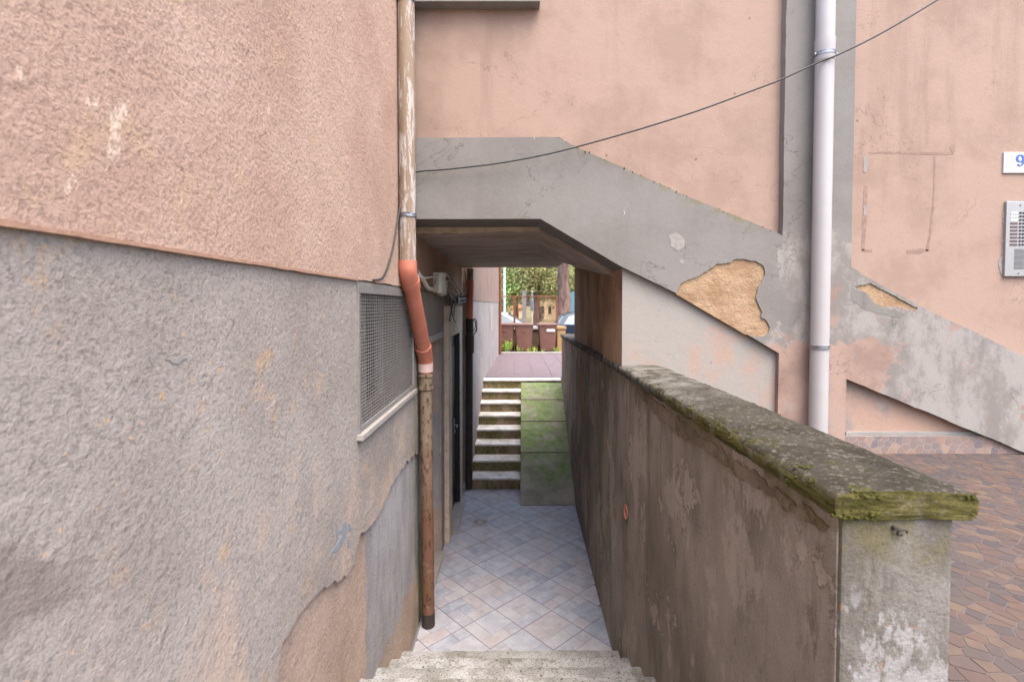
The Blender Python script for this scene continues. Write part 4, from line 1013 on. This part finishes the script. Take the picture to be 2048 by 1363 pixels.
# ------------------------------------------------------------------ bins, garden wall, fence
def make_bin(x, y, label, z=FAR - .02, w=.58, h=.93):
    t = thing('wheelie_bin', label, 'bin', (x, y, z), 'brown bins in a row')
    bm = bmesh.new(); rings = []
    for zz, k in ((.06, .80), (.10, .82), (h * .80, .97), (h * .86, 1.0), (h * .90, 1.04), (h * .93, 1.04)):
        a, b = w / 2 * k, .32 * k; r = .05
        pts = []
        for cx, cy, s in ((a - r, b - r, 0), (-a + r, b - r, 1), (-a + r, -b + r, 2), (a - r, -b + r, 3)):
            for q in range(4): an = math.pi / 2 * (s + q / 3); pts.append((x + cx + r * math.cos(an), y + cy + r * math.sin(an), z + zz))
        rings.append([bm.verts.new(p) for p in pts])
    for a, b in zip(rings, rings[1:]):
        for k in range(16): bm.faces.new((a[k], a[(k + 1) % 16], b[(k + 1) % 16], b[k]))
    bm.faces.new(rings[0]); bm.faces.new(rings[-1])
    obj('body', bm, M['bin'], t, auto=40)
    lid = add_box(bmesh.new(), (x - w * .53, y - .36, z + h * .93), (x + w * .53, y + .34, z + h * .985), .02); add_box(lid, (x - w * .42, y - .26, z + h * .975), (x + w * .42, y + .28, z + h), .015)
    obj('lid', lid, M['bin_lid'], t, auto=40)
    obj('handle', add_tube(bmesh.new(), [(x - w * .4, y + .40, z + h * .95), (x + w * .4, y + .40, z + h * .95)], .018, 10), M['bin_lid'], t, auto=40)
    box('emblem', (x - .05, y - .325, z + h * .72), (x + .05, y - .30, z + h * .745), M['bin_lid'], t, .004)
    for s in (-1, 1): obj('wheel', add_tube(bmesh.new(), [(x + s * w * .40, y + .27, z + .10), (x + s * (w * .40 + .05), y + .27, z + .10)], .10, 16), M['tyre'], t, auto=40)
    return t
make_bin(-.32, 15.95, 'brown wheelie bin partly hidden behind the thin orange drainpipe')
make_bin(.285, 15.9, 'brown wheelie bin in the middle of the three')
b3 = make_bin(1.035, 15.9, 'brown wheelie bin with a pale sticker next to the ochre pillar')
box('sticker', (1.00, 15.57, 2.03), (1.26, 15.60, 2.115), M['label_light'], b3)
gw = thing('garden_wall', 'low brown wall with pale coping behind the bins', 'wall', (.3, 16.9, 1.1))
box('wall_body', (-4, 16.75, 1.0), (1.42, 17.0, 2.04), M['garden_wall'], gw); box('wall_coping', (-4, 16.68, 2.041), (1.42, 17.05, 2.11), M['concrete'], gw, .01)
op = thing('ochre_pillar', 'short ochre pillar with a rounded pale cap beside the bins', 'pillar', (1.54, 16.5, 1.2))
box('shaft', (1.40, 16.32, 1.0), (1.68, 16.68, 2.06), M['ochre_pillar'], op, .02); box('cap', (1.375, 16.29, 2.061), (1.705, 16.71, 2.17), M['ochre_pillar'], op, .03)
fe = thing('chain_link_fence', 'rusty chain link fence on top of the low brown wall', 'fence', (.7, 16.88, 2.1))
for x in (-1.5, -.02, 1.44): box('post', (x - .035, 16.85, 2.0 if x < 1.4 else 1.2), (x + .035, 16.91, 3.16), M['rust_orange'], fe, .006)
tube('top_rail', [(-4, 16.88, 3.17), (1.44, 16.88, 3.17)], .018, M['rust_orange'], fe, 8)
bm = bmesh.new()
for i in range(-30, 75):
    for s in (1, -1):
        x = -1.5 + i * .06; a, b = Vector((x, 16.87 + s * .002, 2.11)), Vector((x + s * 1.05, 16.87 + s * .002, 3.16))
        # keep the part between the end posts
        for lim, sg in ((-1.5, 1), (1.44, -1)):
            if (a.x - lim) * sg < 0 and (b.x - lim) * sg < 0: a = None; break
            if (a.x - lim) * sg < 0: a = a.lerp(b, (lim - a.x) / (b.x - a.x))
            elif (b.x - lim) * sg < 0: b = b.lerp(a, (lim - b.x) / (a.x - b.x))
        if a is not None and (a - b).length > .03: add_tube(bm, [a, b], .0028, 4, False)
obj('chain_link', bm, M['rust_orange'], fe, kind='stuff')

# ------------------------------------------------------------------ cars on the road
def car(name, label, x, y, z, paint, flip):
    t = thing(name, label, 'car', (x, y, z), 'cars parked on the road'); s = -1 if flip else 1
    # side outline, nose towards +x, metres from the middle
    lower = [(-2.02, .30), (-2.05, .55), (-2.0, .86), (-1.78, .93), (.92, .93), (1.62, .82), (1.98, .66), (2.05, .48), (2.02, .28), (1.70, .22), (-1.72, .22)]
    upper = [(-1.92, .90), (-1.62, 1.32), (-1.25, 1.44), (-.2, 1.47), (.22, 1.42), (1.12, .91)]
    def loft(prof, wb, wt, zt0, zt1, n=5):
        bm = bmesh.new(); rings = []
        for k in range(n):
            u = -1 + 2 * k / (n - 1); ring = []
            for px, pz in prof:
                f = min(1, max(0, (pz - zt0) / (zt1 - zt0))); hw = wb + (wt - wb) * f
                dx = (1 - abs(u) ** 2.2) * .05 * (1 if px > 0 else -1)
                ring.append(bm.verts.new((x + s * (px + dx), y + u * hw, z + pz + (.02 * (1 - u * u) if f > .8 else 0))))
            rings.append(ring)
        m = len(prof)
        for a, b in zip(rings, rings[1:]):
            for q in range(m): bm.faces.new((a[q], a[(q + 1) % m], b[(q + 1) % m], b[q]))
        bm.faces.new(rings[0]); bm.faces.new(rings[-1]); return bm
    obj('body', loft(lower, .86, .84, .3, .95), paint, t, auto=35)
    obj('cabin', loft(upper, .82, .60, .92, 1.45), paint, t, auto=35)
    for sd_ in (-1, 1):
        for w in (((-1.66, .96), (-1.44, 1.28), (-1.18, 1.36), (-.52, 1.39), (-.52, .96)), ((-.42, .96), (-.42, 1.39), (.10, 1.36), (.80, .96))):
            bm = bmesh.new(); vv = []
            for lay in (0, 1):
                vv.append([bm.verts.new((x + s * a, y + sd_ * (.832 - lay * .03 - .22 * (b - .92) / .53), z + b)) for a, b in w])
            bm.faces.new(vv[0]); bm.faces.new(vv[1])
            for i in range(len(w)): j = (i + 1) % len(w); bm.faces.new((vv[0][i], vv[0][j], vv[1][j], vv[1][i]))
            obj('side_window', bm, M['glass_car'], t)
        for px in (-1.28, 1.28):
            wl = obj('wheel', add_tube(bmesh.new(), [(x + s * px, y + sd_ * .68, z + .31), (x + s * px, y + sd_ * .875, z + .31)], .31, 24), M['tyre'], t, auto=40)
            obj('rim', add_tube(bmesh.new(), [(x + s * px, y + sd_ * .80, z + .31), (x + s * px, y + sd_ * .885, z + .31)], .20, 16), M['rim'], wl, auto=40)
        box('headlight', (x + s * 1.86 - .10, y + sd_ * .60 - .16, z + .56), (x + s * 1.86 + .13, y + sd_ * .60 + .16, z + .68), M['glass_car'], t, .02)
        box('tail_light', (x - s * 1.98 - .06, y + sd_ * .66 - .12, z + .66), (x - s * 1.98 + .06, y + sd_ * .66 + .12, z + .86), M['rust_orange'], t, .02)
        box('door_handle', (x - s * .32 - .08, y + sd_ * .845 - .012, z + .84), (x - s * .32 + .08, y + sd_ * .845 + .012, z + .87), M['rim'], t, .004)
        box('mirror', (x + s * .75 - .08, y + sd_ * .90 - .09, z + .95), (x + s * .75 + .08, y + sd_ * .90 + .09, z + 1.07), paint, t, .02)
    for nm, (a, b) in (('windscreen', ((.30, 1.395), (1.06, .955))), ('rear_window', ((-1.62, 1.30), (-1.86, .97)))):
        sg = 1 if nm == 'windscreen' else -1
        bm = bmesh.new(); P = [(a[0], -.56), (a[0], .56), (b[0], .72), (b[0], -.72)]; Z = [a[1], a[1], b[1], b[1]]
        v0 = [bm.verts.new((x + s * (px + sg * .065), y + py, z + pz + .012)) for (px, py), pz in zip(P, Z)]; v1 = [bm.verts.new((x + s * (px + sg * .03), y + py, z + pz - .012)) for (px, py), pz in zip(P, Z)]
        bm.faces.new(v0); bm.faces.new(v1)
        for i in range(4): j = (i + 1) % 4; bm.faces.new((v0[i], v0[j], v1[j], v1[i]))
        obj(nm, bm, M['glass_car'], t)
    for px in (-2.03, 2.03): box('number_plate', (x + s * px - .012 + s * .03 * (1 if px > 0 else -1), y - .26, z + .42), (x + s * px + .012 + s * .03 * (1 if px > 0 else -1), y + .26, z + .53), M['plaque'], t)
car('parked_car', 'white car parked beyond the fence on the left', -.62, 20.3, 1.14, M['car_white'], False)
car('parked_car', 'dark blue car parked beyond the fence beside the pine trunk', 3.62, 20.6, 1.14, M['car_blue'], False)

# ------------------------------------------------------------------ posts, kiosk, screen beyond the road
lp = thing('lamp_post', 'slim pale lamp post standing beyond the white car', 'lamp post', (-.55, 25.5, 1.1))
tube('pole', [(-.54, 25.5, 1.0), (-.54, 25.5, 7.5)], [.075, .05], M['pole'], lp, 12); tube('arm', [(-.54, 25.5, 7.4), (-.54, 24.9, 7.9), (-.54, 24.2, 8.0)], .035, M['pole'], lp, 8); box('lamp_head', (-.68, 23.7, 7.93), (-.40, 24.3, 8.05), M['pole'], lp, .03)
cpo = thing('concrete_post', 'square pale concrete post standing behind the fence', 'post', (.5, 27.2, 1.1))
box('shaft', (.39, 27.1, 1.0), (.62, 27.3, 3.62), M['concrete'], cpo, .02); box('cap', (.375, 27.08, 3.621), (.635, 27.32, 3.69), M['concrete'], cpo, .01)
def house(x0, x1, y, z0, z1, label, gable, wins, mat=M['house']):
    t = thing('kiosk' if not gable else 'far_house', label, 'building', ((x0 + x1) / 2, y, z0))
    box('wall', (x0, y, z0), (x1, y + 5, z1), mat, t)
    xm = (x0 + x1) / 2
    if gable: slab('roof', [(x0 - .3, z1 - .05), (x1 + .3, z1 - .05), (xm, z1 + (x1 - x0) * .38)], 'y', y - .3, y + 5.3, M['roof'], t)
    else: box('roof', (x0 - .15, y - .15, z1), (x1 + .15, y + 5.1, z1 + .18), M['house'], t, .02)
    for a, b, c, d in wins:
        w = box('window', (a, y - .03, c), (b, y + .05, d), M['window'], t); box('sill', (a - .05, y - .08, c - .06), (b + .05, y + .02, c - .001), M['concrete'], w)
house(3.05, 4.95, 60, 1.0, 3.75, 'small cream kiosk with two dark windows between the trees', False, ((3.2, 3.55, 1.9, 2.75), (4.05, 4.42, 1.85, 2.75)))
house(-.6, 1.4, 66, 1.0, 2.5, 'peach gabled house far behind the fence post', True, ((.0, .3, 1.6, 2.1),))
house(6.0, 8.4, 64, 1.0, 2.6, 'peach gabled house far to the right of the pine trunk', True, ((6.8, 7.1, 1.6, 2.2),))
ts = thing('mesh_screen', 'tall blue green screen fence behind the pine trunk', 'fence', (3.6, 33, 1.1))
for i in range(7): box('panel', (3.2 + i * 1.02, 33.0, 1.1), (4.2 + i * 1.02, 33.04, 3.75), M['teal'], ts)
for i in range(8): box('post', (3.16 + i * 1.02, 32.97, 1.0), (3.22 + i * 1.02, 33.07, 3.85), M['teal'], ts)
um = thing('parasol', 'closed white and blue parasol far behind the fence', 'parasol', (1.15, 34, 1.1))
tube('pole', [(1.18, 34, 1.05), (1.18, 34, 3.9)], .03, M['pole'], um, 8)
bm = bmesh.new(); rings = []
for zz, r in ((2.5, .10), (2.65, .15), (3.3, .11), (3.75, .04)):
    rings.append([bm.verts.new((1.18 + (r * (1 if k % 2 else .7)) * math.cos(k * math.pi / 8), 34 + (r * (1 if k % 2 else .7)) * math.sin(k * math.pi / 8), zz)) for k in range(16)])
for a, b in zip(rings, rings[1:]):
    for k in range(16): bm.faces.new((a[k], a[(k + 1) % 16], b[(k + 1) % 16], b[k]))
bm.faces.new(rings[0]); bm.faces.new(rings[-1]); obj('canopy', bm, M['parasol'], um, auto=40)

# ------------------------------------------------------------------ trees and weeds
def foliage(name, blobs, n, size, mat, parent, seed, droop=.5):
    rnd = random.Random(seed); V, Fc = [], []
    tot = sum(b[3] * b[4] * b[5] for b in blobs)
    for (cx, cy, cz, rx, ry, rz) in blobs:
        m = int(n * rx * ry * rz / tot)
        nc = max(4, m // 40)
        for _ in range(nc):
            while True:
                p = Vector((rnd.uniform(-1, 1), rnd.uniform(-1, 1), rnd.uniform(-1, 1)))
                if .25 < p.length < 1: break
            c0 = Vector((cx + p.x * rx, cy + p.y * ry, cz + p.z * rz)); cr = size * rnd.uniform(2.2, 4.5)
            for _ in range(m // nc):
                c = c0 + Vector((rnd.gauss(0, 1), rnd.gauss(0, 1), rnd.gauss(0, .8))) * cr * .5
                a = Vector((rnd.gauss(0, 1), rnd.gauss(0, 1), rnd.gauss(-droop, .7))).normalized(); b = a.cross(Vector((rnd.gauss(0, 1), rnd.gauss(0, 1), rnd.gauss(0, 1)))).normalized()
                l = size * rnd.uniform(.7, 1.5); w = size * rnd.uniform(.10, .24); k = len(V)
                V += [c - b * w, c + a * l * .5 - b * w * .8, c + a * l, c + a * l * .5 + b * w * .8]; Fc.append((k, k + 1, k + 2, k + 3))
    me = bpy.data.meshes.new(name); me.from_pydata([tuple(v) for v in V], [], Fc)
    return link_mesh(name, me, mat, parent)
def tree(name, label, x, y, z, h, r0, blobs, n, size, mat, seed, lean=0, group='trees across the road'):
    t = thing(name, label, 'tree', (x, y, z), group); rnd = random.Random(seed)
    path = [(x + lean * k / 8 + rnd.uniform(-.05, .05) * (k > 0), y + rnd.uniform(-.04, .04) * (k > 0), z - .1 + h * k / 8) for k in range(9)]
    bm = add_tube(bmesh.new(), path, [r0 * (1.15 if k == 0 else 1 - .6 * k / 8) for k in range(9)], 14)
    for v in bm.verts: v.co += Vector((rnd.uniform(-1, 1), rnd.uniform(-1, 1), 0)) * r0 * .06
    for k, bl in enumerate(blobs):
        b0 = Vector(path[min(8, 4 + k % 5)]); c = Vector(bl[:3]); add_tube(bm, [b0, b0.lerp(c, .5) + Vector((0, 0, .15)), c], [r0 * .3, r0 * .18, r0 * .06], 7)
    obj('trunk', bm, M['bark'], t, auto=60)
    foliage('crown', blobs, n, size, mat, t, seed); return t
def canopy(x, y, z0, z1, r, k, seed):
    rnd = random.Random(seed); out = []
    for i in range(k):
        a = rnd.uniform(0, 6.28); q = r * rnd.uniform(.2, .85); zz = z0 + (z1 - z0) * rnd.random(); s = r * rnd.uniform(.28, .5)
        out.append((x + q * math.cos(a), y + q * math.sin(a), zz, s, s, s * .7))
    return out
tree('pine_tree', 'thick pine trunk right beside the brown passage wall', 2.72, 27.4, 1.1, 9, .40, canopy(2.9, 27.4, 7.4, 9.8, 3.4, 12, 3), 9000, .28, M['pine_leaf'], 3)
tree('pine_tree', 'pine with green drooping needles behind the lamp post', -1.2, 40, 1.1, 8, .26, canopy(-1.0, 40, 3.9, 8.5, 3.2, 18, 5), 20000, .26, M['pine_leaf'], 5)
tree('pine_tree', 'pine with brownish drooping needles in the middle of the gap', 1.7, 38, 1.1, 8, .22, canopy(1.8, 38, 4.0, 8.2, 2.6, 16, 8), 17000, .26, M['dry_leaf'], 8)
tree('pine_tree', 'pine with thin trunk far behind the concrete post', .1, 47, 1.1, 9, .25, canopy(.2, 47, 4.3, 9.2, 3.8, 18, 12), 18000, .32, M['pine_leaf'], 12)
tree('pine_tree', 'dense pine far behind the blue green screen', 4.3, 46, 1.1, 9, .28, canopy(4.4, 46, 4.0, 9.2, 3.6, 18, 15), 16000, .32, M['pine_leaf'], 15)
tree('cypress_tree', 'small dark cypress in front of the cream kiosk', 2.62, 55, 1.0, 2.4, .09, [(2.62, 55, 1.5 + .32 * k, .42 - .06 * k, .42 - .06 * k, .4) for k in range(6)], 5000, .12, M['cypress'], 20)
tree('broadleaf_tree', 'bushy tree far left behind the orange drainpipe', -5, 52, 1.0, 7, .25, canopy(-4.6, 52, 2.8, 8, 4.0, 18, 22), 12000, .35, M['pine_leaf'], 22)
tree('broadleaf_tree', 'bushy tree far right of the passage opening', 9.5, 58, 1.0, 7, .25, canopy(9.3, 58, 2.6, 8, 4.2, 18, 24), 12000, .36, M['pine_leaf'], 24)
def weed(x, y, s, seed, label):
    rnd = random.Random(seed); V, Fc = [], []
    for k in range(int(26 * s / .3)):
        a = rnd.uniform(0, 6.28); r = rnd.uniform(0, s * .45); base = Vector((x + r * math.cos(a) * .8, y + r * math.sin(a) * .4, FAR - .02)); hgt = s * rnd.uniform(.35, 1.1)
        tip = base + Vector((math.cos(a) * s * .3, math.sin(a) * s * .25, hgt)); b = Vector((-math.sin(a), math.cos(a), 0)) * s * .05; m = base.lerp(tip, .55) + Vector((0, 0, s * .06)); k0 = len(V)
        V += [base, m - b, tip, m + b]; Fc.append((k0, k0 + 1, k0 + 2, k0 + 3))
        for _ in range(3):
            c = base.lerp(tip, rnd.uniform(.4, 1)); d = Vector((rnd.gauss(0, 1), rnd.gauss(0, 1), rnd.gauss(.3, .6))).normalized() * s * .16; e = d.cross(Vector((0, .3, 1))).normalized() * s * .05; k0 = len(V)
            V += [c, c + d * .5 - e, c + d, c + d * .5 + e]; Fc.append((k0, k0 + 1, k0 + 2, k0 + 3))
    me = bpy.data.meshes.new('weed'); me.from_pydata([tuple(v) for v in V], [], Fc)
    tag(link_mesh('weed', me, M['weed']), label, 'weed', 'weeds along the kerb')
for x, y, s, l in ((-.28, 15.5, .42, 'tallest bright weed at the foot of the orange drainpipe'), (.14, 15.52, .22, 'low weed in front of the left edge of the middle bin'), (.42, 15.55, .16, 'small weed in front of the right edge of the middle bin'), (.60, 15.5, .24, 'spindly weed in the gap between the middle and right bins'), (.88, 15.52, .14, 'tiny weed in front of the bin with the pale sticker'), (1.32, 15.55, .2, 'weed clump at the foot of the ochre pillar')):
    weed(x, y, s, int(s * 100), l)
